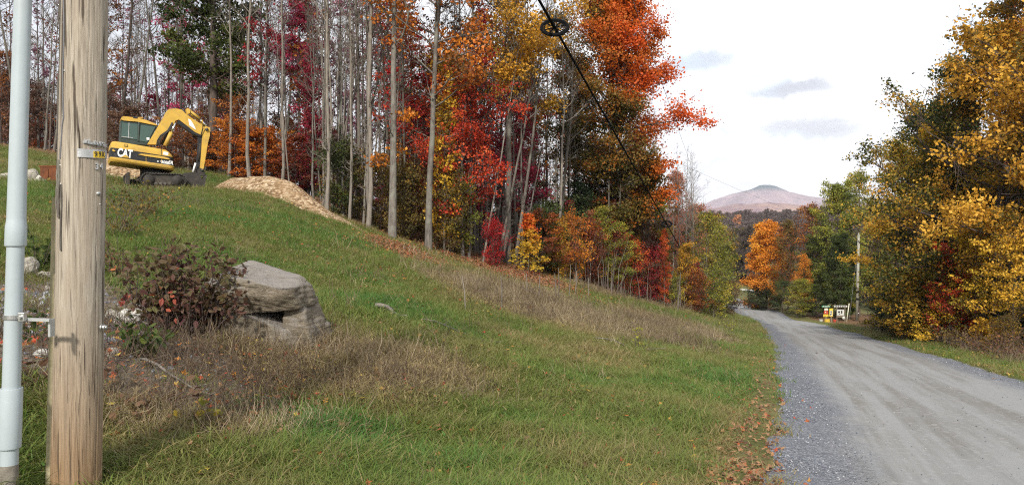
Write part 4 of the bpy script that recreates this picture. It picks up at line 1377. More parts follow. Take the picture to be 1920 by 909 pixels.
# ------------------------------------------------------------------ materials for built things
m, t = new_mat('pole_wood')
M['pole'] = m
tc = t.n('ShaderNodeTexCoord').outputs['Object']
mp = t.n('ShaderNodeMapping', {'Vector': tc, 'Scale': (1, 1, .035)}).outputs[0]
mp2 = t.n('ShaderNodeMapping', {'Vector': tc, 'Scale': (1, 1, .10)}).outputs[0]
g1 = t.noise(mp, 70.0, 9, .75, .5)
g2 = t.noise(mp2, 16.0, 6, .6, .8)
g4 = t.noise(tc, 3.0, 5, .6)
wc = t.mix(t.ramp(g1, [(.30, g3(0)), (.62, g3(1))]), (.15, .122, .09), (.46, .405, .33))
wc = t.mix(t.ramp(g2, [(.42, g3(0)), (.60, g3(.6))]), wc, (.33, .27, .205))
zz = t.n('ShaderNodeSeparateXYZ', {0: tc}).outputs[2]
stn = t.n('ShaderNodeMapRange', {0: t.math('ADD', zz, t.math('MULTIPLY', t.math('SUBTRACT', g2, .5), .9)), 1: 1.45, 2: .35, 3: 0, 4: .85}).outputs[0]
wst = t.mix(t.ramp(g1, [(.34, g3(0)), (.62, g3(1))]), (.10, .05, .02), (.33, .195, .085))
wc = t.mix(stn, wc, wst)
crk = t.math('ADD', t.ramp(t.noise(mp, 30.0, 3, .5, .6), [(.615, g3(0)), (.64, g3(.85))]), t.ramp(t.noise(mp, 75.0, 2, .5, .6), [(.66, g3(0)), (.69, g3(.6))]), True)
wc = t.mix(crk, wc, (.05, .036, .026))
out(t, principled(t, wc, .85, 0, bump(t, t.math('SUBTRACT', g1, crk), .7, .012), .2))

M['moulding'] = simple_mat('weathered_board', (.36, .32, .20), .85, 0, .25, 9, .2, .4, ((.12, .09, .05), .6))
M['pvc'] = simple_mat('grey_conduit_plastic', (.38, .43, .45), .38, 0, .05, 5, .45, .05, ((.36, .39, .39), .35))
M['mud'] = simple_mat('muddy_plastic', (.19, .17, .14), .8, 0, .35, 20, .2, .3)
M['zinc'] = simple_mat('galvanised_steel', (.50, .50, .49), .42, .85, .15, 18, .5, .1, ((.25, .23, .20), .4))
M['alum'] = simple_mat('dull_aluminium', (.55, .56, .56), .45, .7, .1, 30, .5, .1)
M['tagyellow'] = simple_mat('yellow_tag', (.75, .50, .03), .5, 0, .08, 30)
M['tagblack'] = simple_mat('black_print', (.02, .02, .02), .5, 0, 0, 8)
M['black'] = simple_mat('black_cable', (.006, .006, .007), .9, 0, .2, 8, .08)
M['wire'] = simple_mat('thin_wire', (.16, .16, .17), .6, .3, .1, 8)

# ------------------------------------------------------------------ near utility pole
DP = 4.62
pb, ptp = at(142, 925, DP), at(159, 0, DP)
axis_d = (ptp - pb) / (ptp[2] - pb[2])
PZ0 = float(gz(pb[0], pb[1])) - .3
PB = pb + axis_d * (PZ0 - pb[2])
POLE_L = 9.2
up_ = thing('utility_pole', 'thick weathered wooden utility pole with number tags standing nearest the camera', 'utility pole', PB)


def pole_axis(z):
    return PB + axis_d * (z - PZ0)


def pole_r(z):
    return .1395 - .0042 * (z - PZ0)


na_, nz_ = 180, 150
aa = np.arange(na_) / na_ * 2 * PI
zs = np.concatenate([np.linspace(0, 3.4, 110), np.linspace(3.5, POLE_L, 40)])
A_, Z_ = np.meshgrid(aa, zs)
gro = np.zeros_like(A_)
for k_ in range(46):
    a0 = rng.uniform(0, 2 * PI)
    z0, zl = rng.uniform(-.5, 4), rng.uniform(.4, 2.2)
    wv = a0 + .03 * np.sin(Z_ * 2.1 + k_) + .012 * np.sin(Z_ * 9 + k_)
    da = np.abs((A_ - wv + PI) % (2 * PI) - PI)
    gro += rng.uniform(.0015, .006) * np.exp(-(da / .020) ** 2) * sstep(z0, z0 + .3, Z_) * sstep(z0 + zl, z0 + zl - .3, Z_)
# the deep weather check on the left flank of the photograph's face
a0 = PI * 1.5 - 1.05
da = np.abs((A_ - (a0 + .035 * np.sin(Z_ * 2.4)) + PI) % (2 * PI) - PI)
gro += .028 * np.exp(-(da / .06) ** 2) * sstep(2.05, 1.75, Z_) * (0.65 + .35 * np.sin(Z_ * 5) ** 2)
R_ = (.1395 - .0042 * Z_) - gro + .0012 * np.sin(A_ * 7 + Z_) + .0015 * np.sin(A_ * 3 + .7 * Z_)
V = np.stack([R_ * np.cos(A_) + axis_d[0] * Z_, R_ * np.sin(A_) + axis_d[1] * Z_, Z_], -1).reshape(-1, 3)
kk = np.arange(na_ * nz_).reshape(nz_, na_)
F = np.stack([kk[:-1], np.roll(kk, -1, 1)[:-1], np.roll(kk, -1, 1)[1:], kk[1:]], -1).reshape(-1, 4)
link('shaft', pymesh('shaft', V, [F, kk[-1][None]]), M['pole'], up_)


def on_pole(px, py, lift=0.0):
    """local point on the shaft's surface, and the surface bearing, for a spot on its camera face"""
    d = ray(px, py)
    k = DP - .13
    for _ in range(3):
        p = EYE + d * (k / d[1])
        ax = pole_axis(float(p[2]))
        r = pole_r(float(p[2]))
        dx, dy = d[0] / d[1], 1.0
        A, B, C = dx * dx + 1, -2 * (dx * ax[0] + ax[1]), ax[0] ** 2 + ax[1] ** 2 - r * r
        disc = B * B - 4 * A * C
        k = (-B - math.sqrt(max(disc, 0))) / (2 * A)
    q = np.array([dx * k, k]) - ax[:2]
    q /= np.linalg.norm(q)
    zc = 1.6 + d[2] / d[1] * k
    ax = pole_axis(zc)
    p = np.array([ax[0] + q[0] * (r + lift), ax[1] + q[1] * (r + lift), zc])
    return Vector(p - PB), math.atan2(q[0], -q[1])


def wrap_plate(name, x0, x1, ya, yb, m, lift, parent, thick=.0025, nseg=14):
    """a strip bent round the pole; ya(x), yb(x) its upper and lower edge"""
    bm = bmesh.new()
    rows = []
    for i in range(nseg + 1):
        px = x0 + (x1 - x0) * i / nseg
        rows.append([bm.verts.new(on_pole(px, y, l)[0]) for y, l in ((ya(px), lift), (ya(px), lift + thick), (yb(px), lift + thick), (yb(px), lift))])
    for a, b in zip(rows[:-1], rows[1:]):
        for j in range(4):
            bm.faces.new((a[j], a[(j + 1) % 4], b[(j + 1) % 4], b[j]))
    bm.faces.new(rows[0])
    bm.faces.new(rows[-1][::-1])
    return bm_obj(name, bm, m, parent)


sl_ = .065
tg = wrap_plate('number_strip', 145, 198.5, lambda x: 278.5 + (x - 145) * sl_, lambda x: 294.5 + (x - 145) * sl_ * .9, M['zinc'], .003, up_)
tg['label'] = 'silver strip carrying yellow number tags'
for cx, ch in ((178.0, '9'), (185.4, '9'), (191.6, 'K')):
    w_ = 3.5 if ch == '9' and cx < 180 else (3.2 if ch == '9' else 2.6)
    wrap_plate('number_plate', cx - w_, cx + w_, lambda x: 282 + (x - 150) * sl_, lambda x: 294.0 + (x - 150) * sl_, M['tagyellow'], .0062, tg, .0015, 4)
    p_, ph = on_pole(cx, 289.8, .0085)
    text_mesh('number', ch, .044, M['tagblack'], tg, p_, (PI / 2, math.radians(2.5), ph), .0006, .0008, 0, .85)
tg2 = wrap_plate('name_strip', 155, 197.5, lambda x: 264 + (x - 155) * .165, lambda x: 268 + (x - 155) * .195, M['zinc'], .004, up_, .004)
for i_, ch in enumerate('VT ELEC'):
    if ch != ' ':
        px = 160 + i_ * 5.0
        p_, ph = on_pole(px, 264.2 + (px - 155) * .17, .012)
        text_mesh('letter', ch, .026, M['alum'], tg2, p_, (PI / 2, math.radians(7), ph), .004, .0010, 0, .95)
for px, ch in ((180.5, '3'), (189, '4')):
    p_, ph = on_pole(px, 312.5, .004)
    text_mesh('number', ch, .052, M['alum'], up_, p_, (PI / 2, 0, ph), .003, .0012, 0, .9)
for px, py, r_ in ((147.5, 288, .006), (197.0, 291, .006), (184, 363, .012), (187, 383, .004), (120, 43, .006), (121, 133, .006), (119, 217, .006), (113, 310, .006), (114, 345, .006)):
    p_, ph = on_pole(px, py, .001)
    n_ = Vector((math.sin(ph), -math.cos(ph), 0))
    rod('nail', p_ - n_ * .01, p_ + n_ * (.004 if r_ < .01 else .006), r_, M['zinc'], up_, seg=10)
p_, ph = on_pole(184, 363, .004)
# ground wire stapled down the left of the face, running into a wooden moulding
gw = [on_pole(120 + 1.2 * math.sin(y_ * .03), y_, .004)[0] for y_ in range(-20, 230, 12)] + [on_pole(118 - (y_ - 230) * .06, y_, .004)[0] for y_ in range(234, 300, 8)]
cable('ground_wire', [tuple(v) for v in gw], .0042, M['wire'], up_)
for (bx, ya, yb, wd) in ((112, 300, 408, .012), (108.5, 318, 392, .008), (116, 345, 470, .008)):
    cable('splinter', [tuple(on_pole(bx + .8 * math.sin(k_), y_, .002 + .006 * abs(math.sin(k_ * 1.7)))[0]) for k_, y_ in enumerate(np.linspace(ya, yb, 7))], wd * .7, M['bark_grey'], up_, 5)
# moulding board: a thin board along the left flank
bm = bmesh.new()
rows = []
for i in range(12):
    z_ = PZ0 + (2.08) * i / 11
    ax = Vector(pole_axis(z_) - PB)
    r = pole_r(z_)
    o_ = ax + Vector((-r * .90, -r * .52, 0))
    e1_, e2_ = Vector((-.9, -.43, 0)).normalized(), Vector((.43, -.9, 0)).normalized()
    b_ = .024
    rows.append([bm.verts.new(o_ + e1_ * a + e2_ * b) for a, b in ((-.012, -b_), (.012, -b_), (.012, b_), (-.012, b_))])
for a, b in zip(rows[:-1], rows[1:]):
    for j in range(4):
        bm.faces.new((a[j], a[(j + 1) % 4], b[(j + 1) % 4], b[j]))
bm.faces.new(rows[0])
bm.faces.new(rows[-1][::-1])
bm_obj('wire_moulding', bm, M['moulding'], up_)['label'] = 'thin pale board nailed along the pole'
p_, ph = on_pole(190.5, 613, 0)
bm = bmesh.new()
for k_, rr in enumerate((.020, .013, .017, .010)):
    add_rod(bm, p_ + Vector((.004 + k_ * .009, -.01, 0)), p_ + Vector((.011 + k_ * .009, -.01, 0)), rr, None, 14)
bm_obj('bolt', bm, M['zinc'], up_)

# ------------------------------------------------------------------ conduit beside the pole
DC = 4.32
c0, c1 = at(16, 905, DC), at(43, 0, DC)
cd_ = (c1 - c0) / (c1[2] - c0[2])
CZ0 = float(gz(c0[0], c0[1])) - .12
CB = c0 + cd_ * (CZ0 - c0[2])
cp = thing('conduit_pipe', 'pale grey plastic conduit rising beside the wooden pole at the left edge', 'pipe', CB)


def cpt(py):
    p = c0 + cd_ * (at(30, py, DC)[2] - c0[2])
    return Vector(p - CB)


def lathe(name, stops, m, parent, seg=40):
    V, F = [], []
    for (py, r) in stops:
        c = cpt(py)
        for j in range(seg):
            a = 2 * PI * j / seg
            V.append((c.x + r * math.cos(a), c.y + r * math.sin(a), c.z))
    for i in range(len(stops) - 1):
        for j in range(seg):
            F.append((i * seg + j, i * seg + (j + 1) % seg, (i + 1) * seg + (j + 1) % seg, (i + 1) * seg + j))
    o = link(name, pymesh(name, np.array(V), np.array(F)), m, parent)
    me = o.data
    me.set_sharp_from_angle(angle=.6)
    return o


px2r = .5 * DC / FPX
lathe('pipe', [(-1000, 29 * px2r), (0, 29.5 * px2r), (300, 31 * px2r), (412, 32.5 * px2r)], M['pvc'], cp)
lathe('coupling', [(410, 32.6 * px2r), (416, 33 * px2r), (424, 36 * px2r), (459, 36.5 * px2r), (461, 35.5 * px2r), (461, 29 * px2r)], M['pvc'], cp)
lathe('pipe', [(458, 29.5 * px2r), (730, 31 * px2r)], M['pvc'], cp)
lathe('coupling', [(727, 32 * px2r), (727, 37.5 * px2r), (729, 38.5 * px2r), (836, 39 * px2r), (839, 38 * px2r), (839, 31 * px2r)], M['pvc'], cp)
lathe('pipe', [(836, 31 * px2r), (872, 31 * px2r)], M['pvc'], cp)
lathe('muddy_foot', [(870, 31.4 * px2r), (884, 33 * px2r), (893, 31.6 * px2r), (935, 32 * px2r)], M['mud'], cp)
sb = thing('conduit_bracket', 'zinc stand off bracket clamping the grey conduit to the wooden pole', 'bracket', at(26, 594, DC))
lo_ = Vector(sb.location)
cc_ = cpt(594) + Vector(CB) - lo_
bm = bmesh.new()
rr = 30.5 * px2r + .002
for j in range(30):
    a, b = 2 * PI * j / 30, 2 * PI * (j + 1) / 30
    q = [Vector((cc_.x + r_ * math.cos(t_), cc_.y + r_ * math.sin(t_), cc_.z + h_)) for (t_, r_, h_) in ((a, rr, -.012), (b, rr, -.012), (b, rr, .012), (a, rr, .012))]
    q2 = [Vector((cc_.x + (rr + .003) * math.cos(t_), cc_.y + (rr + .003) * math.sin(t_), cc_.z + h_)) for (t_, h_) in ((a, -.012), (b, -.012), (b, .012), (a, .012))]
    bm.faces.new([bm.verts.new(v) for v in q2])
    for e in ((2, 3), (0, 1)):
        bm.faces.new([bm.verts.new(v) for v in (q[e[0]], q[e[1]], q2[e[1]], q2[e[0]])])
bm_obj('strap', bm, M['zinc'], sb)
e0 = Vector(at(42, 594, DC - .05)) - lo_
box('clamp', e0, (.034, .03, .05), M['zinc'], sb, None, .004)
rod('bolt', e0 + Vector((.0, -.03, 0)), e0 + Vector((0, .0, 0)), .009, M['zinc'], sb, seg=8)
bend = Vector(at(96, 600, DC + .0)) - lo_
box('arm', ((e0 + bend) / 2 + Vector((.004, 0, -.006))), ((bend - e0).length, .022, .016), M['alum'], sb, Matrix.Rotation(math.radians(1.6), 3, 'Y'))
box('plate', bend + Vector((-.006, .012, -.043)), (.013, .045, .098), M['alum'], sb)

# ------------------------------------------------------------------ overhead lines
A0 = np.array(pole_axis(7.75)) + np.array([.1, .1, 0])
B0 = at(1292, 492, 56)


def sagline(a, b, sag, n=40):
    t_ = np.linspace(0, 1, n)[:, None]
    p = a * (1 - t_) + b * t_
    p[:, 2] -= (sag * 4 * t_ * (1 - t_))[:, 0]
    return p


dd = ray(1040, 52)
# fit: pass the line through the ring's spot and the second ring near the wood edge
p1, p2 = at(1040, 52, 16.2), at(1250, 420, 41.0)
dirc = (p2 - p1) / np.linalg.norm(p2 - p1)
a_ = p1 - dirc * ((p1[1] - 4.7) / dirc[1])
b_ = p2 + dirc * 17.0
kx = np.array(pole_axis(float(a_[2])))
oc = cable('overhead_cable', np.concatenate([[kx], sagline(a_, b_, .0, 30)]), .031, M['black'])
tag(oc, 'thick black overhead cable running from the near pole down into the trees', 'cable')
for (px0, py0, px1, py1, ya, yb, rr, lab) in ((1062, -10, 1118, 62, 14, 40, .006, 'thin grey overhead wire just right of the thick cable'), (1186, 0, 1292, 300, 14, 48, .006, 'thin grey overhead wire crossing the top of the orange maple')):
    q1, q2 = at(px0, py0, ya), at(px1, py1, yb)
    dv = q2 - q1
    w1 = q1 - dv * ((ya - 2.0) / (yb - ya))
    o = cable('overhead_wire', sagline(w1, q2 + dv * .25, 0.0, 24), rr, M['wire'])
    tag(o, lab, 'wire')


def snowshoe(center, view, rad, label):
    r = thing('cable_storage_ring', label, 'cable ring', center)
    v = unit(np.array(view))
    side = unit(np.cross(v, [0, 0, 1.0]))
    upv = np.cross(side, v)
    e2 = upv * .58 + v * .81
    e1 = side
    nrm = np.cross(e1, e2)
    th = np.linspace(0, 2 * PI, 41)
    ring = np.array([e1 * math.cos(a) * rad * 1.04 + e2 * math.sin(a) * rad for a in th])
    V, Fq = tubes(ring[None], np.full((1, 41), rad * .135), 8)
    link('rim', pymesh('rim', V, Fq), M['black'], r)
    inner = ring * .80
    V, Fq = tubes(inner[None], np.full((1, 41), rad * .05), 6)
    link('inner_ring', pymesh('inner_ring', V, Fq), M['black'], r)
    for a in (.35, 1.0, 1.65, 2.4, 3.5, 4.15, 4.8, 5.5):
        p = e1 * math.cos(a) * rad + e2 * math.sin(a) * rad
        cable('spoke', [tuple(p * .12 + nrm * .0), tuple(p * .95)], rad * .055, M['black'], r)
    # saddle that hangs on the cable
    cdv = Vector(dirc)
    rod('saddle', -cdv * rad * .9, cdv * rad * .9, rad * .14, M['black'], r, seg=10)
    return r


snowshoe(p1, ray(1040, 52), .262, 'big black spoked storage ring hanging on the cable against the sky')
snowshoe(p2, ray(1250, 420), .26, 'small distant black storage ring farther down the cable')

# ------------------------------------------------------------------ far pole, wires and painted signs
fy = 82.0
fb = at(1606.5, 600, fy)
fz = float(gz(fb[0], fb[1]))
fp = thing('utility_pole', 'distant slim pale utility pole beside the painted signs', 'utility pole', (fb[0], fb[1], fz - .3))
ft = at(1610, 440, fy)
M['farpole'] = simple_mat('pale_pole_wood', (.30, .29, .24), .85, 0, .3, 3.0, .2, .2, ((.12, .12, .07), .6))
hh_ = Vector((ft[0] - fb[0], 0, ft[2] - fz + .3))
rod('shaft', (0, 0, 0), hh_, .155, M['farpole'], fp, .125, 14)
for zf in (.28, .36):
    v = hh_ * zf
    rod('band', v - Vector((0, 0, .12)), v + Vector((0, 0, .12)), .150, M['black'], fp, seg=14)
rod('insulator', hh_ + Vector((0, 0, -.02)), hh_ + Vector((0, 0, .18)), .05, M['zinc'], fp, seg=10)
for (y0_, y1_, lab) in ((447, 441, 'upper thin dark wire reaching the distant pole across the road'), (455, 446, 'lower thin dark wire reaching the distant pole across the road')):
    o = cable('overhead_wire', sagline(at(1300, y0_ + 6, 78), np.array([ft[0], ft[1], at(1610, y1_, fy)[2]]), .25), .022, M['black'])
    tag(o, lab, 'wire')
o = cable('guy_wire', sagline(np.array([ft[0], ft[1], at(1610, 450, fy)[2]]), at(1592, 600, 80), 0), .012, M['wire'])
tag(o, 'slack guy wire from the distant pole to the ground by the signs', 'wire')
o = cable('overhead_wire', sagline(at(1260, 300, 60), np.array([ft[0], ft[1], ft[2]]), .3), .008, M['wire'])
tag(o, 'faint high wire sagging towards the top of the distant pole', 'wire')

SY = 79.0
for nm_, col in (('sgreen', (.03, .20, .13)), ('syellow', (.72, .52, .04)), ('spale', (.62, .60, .48)), ('sdark', (.035, .03, .03)), ('swhite', (.52, .53, .49)), ('sred', (.45, .06, .03)), ('sorange', (.55, .36, .03)), ('swood', (.22, .18, .13))):
    M[nm_] = simple_mat('sign_' + nm_[1:], col, .6, 0, .12, 6)


def spt(px, py, off=0.0):
    return at(px, py, SY + off)


def panel(name, x0, y0, x1, y1, m, parent, off=0.0, th=.04, base=(0, 0, 0)):
    a, b = spt(x0, y1, off), spt(x1, y0, off)
    c = (a + b) / 2 - np.array(base)
    return box(name, c, (abs(b[0] - a[0]), th, abs(b[2] - a[2])), m, parent, None, .008)


def sign(name, px, label, cat='sign'):
    g = spt(px, 600)
    z = float(gz(g[0], g[1]))
    return thing(name, label, cat, (g[0], g[1], z)), np.array([g[0], g[1], z])


r_, b_ = sign('painted_sign', 1549, 'painted roadside sign stack with green name board and yellow plates')
panel('post', 1547.6, 573, 1549.6, 604, M['swood'], r_, .08, .1, b_)
nb_ = panel('name_board', 1541, 572.6, 1556.5, 576.0, M['sgreen'], r_, 0, .04, b_)
for kx_ in (1542.6, 1546.0, 1549.4, 1553.0):
    panel('mark', kx_, 573.5, kx_ + 2.2, 575.2, M['spale'], r_, -.03, .02, b_)
panel('pale_plate', 1545.6, 578, 1552.6, 581.8, M['spale'], r_, 0, .04, b_)
panel('red_plate', 1544.8, 582.5, 1552.6, 588.5, M['sred'], r_, 0, .04, b_)
panel('yellow_plate', 1543.8, 589, 1553.2, 593.6, M['syellow'], r_, 0, .04, b_)
panel('yellow_mark', 1546.8, 584.2, 1549, 586.2, M['spale'], r_, -.03, .02, b_)
for kx_ in (1545.6, 1547.2, 1550.4):
    panel('mark', kx_, 590.6, kx_ + 1.0, 592.2, M['sdark'], r_, -.03, .02, b_)
r_, b_ = sign('notice_board', 1558.5, 'narrow yellow framed notice on a post between the painted signs', 'sign')
panel('post', 1557.4, 578, 1559.4, 604, M['swood'], r_, .08, .1, b_)
panel('board', 1555, 578, 1561.5, 593.2, M['syellow'], r_, 0, .05, b_)
panel('picture', 1556, 582, 1560.6, 591.8, M['spale'], r_, -.035, .03, b_)
for (xa, ya, xb, yb) in ((1557, 583, 1559.6, 585.4), (1556.6, 587.4, 1558, 590.8), (1558.8, 586.6, 1560, 589.4)):
    panel('mark', xa, ya, xb, yb, M['sdark'], r_, -.055, .02, b_)
r_, b_ = sign('painted_sign', 1575, 'white roadside sign with dark blotches under a dark name board')
panel('post', 1568.4, 573, 1569.8, 604, M['swood'], r_, .08, .1, b_)
panel('post', 1583.4, 573, 1584.8, 604, M['swood'], r_, .08, .1, b_)
panel('header', 1564, 572.4, 1588.5, 575.6, M['swhite'], r_, 0, .05, b_)
for k_ in range(5):
    panel('mark', 1566.5 + k_ * 4.2, 573.2, 1569 + k_ * 4.2, 575, M['sdark'], r_, -.04, .02, b_)
panel('board', 1569, 580, 1582.6, 591, M['swhite'], r_, 0, .05, b_)
for (xa, ya, xb, yb) in ((1571.4, 583, 1575, 586), (1577, 582, 1579.4, 587.6), (1573.4, 587.4, 1575, 589)):
    panel('mark', xa, ya, xb, yb, M['sdark'], r_, -.04, .02, b_)
panel('rail', 1568.4, 592, 1584.6, 594.6, M['swood'], r_, 0, .06, b_)
bm = bmesh.new()
bmesh.ops.create_uvsphere(bm, u_segments=14, v_segments=8, radius=1)
for v in bm.verts:
    q = spt(1582, 595.6, -.12) - b_
    v.co = Vector((v.co.x * .16, v.co.y * .06, v.co.z * .16)) + Vector(q)
bm_obj('disc', bm, M['swhite'], r_, True)
g0 = spt(1588, 600)
st_ = thing('leaning_stake', 'leaning pale pole right of the white roadside sign', 'pole', (g0[0], g0[1], float(gz(g0[0], g0[1]))))
rod('shaft', Vector(spt(1587, 602) - g0) + Vector((0, 0, g0[2] - st_.location[2] - .2)), Vector(spt(1592.2, 568.5) - g0) + Vector((0, 0, g0[2] - st_.location[2])), .05, M['spale'], st_, .045, 10)


def tub(name, px, py, wpx, hpx, m, label, cat, flare=1.3):
    g = spt(px, py)
    z = float(gz(g[0], g[1]))
    r = thing(name, label, cat, (g[0], g[1], z - .02))
    w = wpx / FPX * SY / 2
    h = hpx / FPX * SY
    bm = bmesh.new()
    add_rod(bm, (0, 0, 0), (0, 0, h), w / flare, w, 20)
    bm_obj('body', bm, m, r)
    bm = bmesh.new()
    add_rod(bm, (0, 0, h - .03), (0, 0, h + .02), w * 1.06, None, 20)
    bm_obj('rim', bm, m, r)
    return r


tub('bucket', 1539.5, 603, 6.5, 4.5, M['swhite'], 'small white bucket on the grass left of the painted signs', 'bucket')
tub('planter', 1551, 602, 9, 6.5, M['sorange'], 'orange yellow tub standing under the yellow sign plates', 'planter', .8)
tub('planter', 1565, 604, 6, 4.5, M['sred'], 'dull red pot between the notice and the white sign', 'planter', 1.3)

# ------------------------------------------------------------------ boulder with its undercut ledge
def rockmat(name, c0, c1, c2, strat=14.0, dark=(.03, .027, .022), top=None):
    m, t = new_mat(name)
    tc = t.n('ShaderNodeTexCoord').outputs['Object']
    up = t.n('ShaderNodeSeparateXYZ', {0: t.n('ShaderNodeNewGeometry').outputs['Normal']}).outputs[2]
    mp = t.n('ShaderNodeMapping', {'Vector': tc, 'Scale': (.25, .25, 1.6), 'Rotation': (.12, .16, 0)}).outputs[0]
    a = t.noise(mp, strat, 9, .68, .9)
    b = t.noise(tc, 5.0, 7, .65)
    f = t.noise(tc, 45.0, 5, .7)
    c = t.mix(t.ramp(a, [(.3, g3(0)), (.66, g3(1))]), c0, c1)
    c = t.mix(t.ramp(b, [(.44, g3(0)), (.6, g3(.8))]), c, c2)
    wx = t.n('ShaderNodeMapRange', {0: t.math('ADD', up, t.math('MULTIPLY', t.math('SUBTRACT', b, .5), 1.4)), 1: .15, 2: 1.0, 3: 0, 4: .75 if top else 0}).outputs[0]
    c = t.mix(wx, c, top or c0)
    c = t.mix(t.ramp(a, [(.30, g3(.85)), (.40, g3(0))]), c, dark)
    c = t.mix(t.ramp(f, [(.54, g3(0)), (.66, g3(.7))]), c, tuple(min(1, v * 1.5) for v in c1))
    out(t, principled(t, c, .9, 0, bump(t, t.math('ADD', a, t.math('MULTIPLY', f, .5)), 1.0, .05), .2))
    return m


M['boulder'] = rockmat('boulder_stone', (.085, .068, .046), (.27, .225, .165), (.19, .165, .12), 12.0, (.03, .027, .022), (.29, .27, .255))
M['rock'] = rockmat('field_stone', (.20, .18, .15), (.42, .39, .33), (.30, .27, .22), 6.0, (.12, .10, .08))
M['whiterock'] = rockmat('white_stone', (.42, .40, .35), (.68, .66, .60), (.50, .48, .43), 6.0, (.22, .2, .16))

BY = 9.0
bc = at(508, 640, BY)
bz = float(gz(bc[0], bc[1]))
bo = thing('boulder', 'big layered grey brown boulder with a dark undercut beside the bramble', 'boulder', (bc[0], bc[1], bz))
bo.scale = (.88, .88, .75)


def rock_mesh(fn, sub=5):
    bm = bmesh.new()
    bmesh.ops.create_icosphere(bm, subdivisions=sub, radius=1)
    for v in bm.verts:
        v.co = fn(v.co.copy())
    return bm


def cut_rock(planes, c, rough, seed, strat=.011, sf=19.0, soft=26.0):
    """a rock bounded by broken planes, rounded a little, with layered ribs and pits"""
    ns = [Vector(n).normalized() for n, d in planes]
    ds = [d for n, d in planes]
    sd = Vector((seed, seed * .7, seed * 1.3))

    def fn(p):
        inv = sum(max(0.0, n.dot(p) / d) ** soft for n, d in zip(ns, ds))
        r = inv ** (-1 / soft) if inv > 0 else 1
        q = p * r
        lay = q.z + .22 * q.x + .05 * mnoise.noise(q * 2.5 + sd)
        k = lay * sf
        step = (k - math.floor(k))
        crisp = (step ** 3) * (.6 + .8 * mnoise.noise(Vector((q.x * 2, q.y * 2, math.floor(k) * 3.7)) + sd))
        f = mnoise.fractal(q * 2.2 + sd, 1.0, 2.1, 6) * rough
        f -= strat * crisp
        f -= .030 * max(0, mnoise.noise(q * 4.2 + sd * 2) - .25)
        q = q + p * f + Vector(c)
        return q
    return fn


SLAB = [((.24, -.24, .94), .31), ((.62, -.12, .78), .47), ((.97, -.2, .12), .58), ((.05, -.96, .22), .44), ((-.05, -.86, -.50), .40), ((.70, -.70, .15), .60), ((-.92, -.3, .2), .72),
        ((-.35, -.25, .9), .46), ((.10, .05, -1), .26), ((0, 1, .25), .52), ((.6, .75, .3), .62), ((-.6, .7, .3), .68), ((-.55, -.8, .25), .62), ((.45, -.80, -.42), .50)]
bm_obj('rock_slab', rock_mesh(cut_rock(SLAB, (-.14, .02, .68), .055, 3.0, .015, 13.0, 50.0), 6), M['boulder'], bo, True)
LEDGE = [((.40, -.18, 1), .27), ((.9, -.3, .1), .52), ((0, -1, .15), .42), ((-.9, -.2, .2), .60), ((.6, -.8, .2), .50), ((0, 0, -1), .3), ((0, 1, 0), .5)]
bm_obj('lower_ledge', rock_mesh(cut_rock(LEDGE, (.0, .10, .07), .05, 8.0, .02, 20, 50.0), 5), M['boulder'], bo, True)
HEEL = [((.3, -.2, 1), .34), ((.95, -.1, .25), .15), ((.1, -1, .2), .30), ((-1, 0, 0), .2), ((0, 0, -1), .5), ((0, 1, 0), .4), ((.6, -.7, .5), .30)]
bm_obj('side_block', rock_mesh(cut_rock(HEEL, (.40, .14, .20), .06, 12.0, .015, 14, 40.0), 5), M['boulder'], bo, True)


def stone(px, py, wpx, hpx, label, m='rock', seed=0, Y=None, cat='rock', group=None):
    g = gp(px, py) if Y is None else np.array([*at(px, py, Y)[:2], 0])
    w = wpx / FPX * g[1] / 2
    h = hpx / FPX * g[1]
    sd = Vector((seed * 3.1, seed * 1.7, seed))

    def fn(p):
        e = 2.8
        r_ = (abs(p.x) ** e + abs(p.y) ** e + abs(p.z) ** e) ** (-1 / e)
        q = Vector((p.x * r_ * w, p.y * r_ * w * .8, p.z * r_ * h * .55 + h * .36))
        k_ = mnoise.fractal(p * 1.3 + sd, 1.0, 2.0, 4)
        cell = mnoise.cell(p * 1.6 + sd)
        return q + p * (k_ * .28 + cell * .08) * min(w, h)
    bm = rock_mesh(fn, 3 if wpx < 40 else 4)
    o = bm_obj('rock', bm, M[m], None, False)
    o.location = (g[0], g[1], float(gz(g[0], g[1])))
    o.rotation_euler = (0, 0, 0)
    return tag(o, label, cat, group)


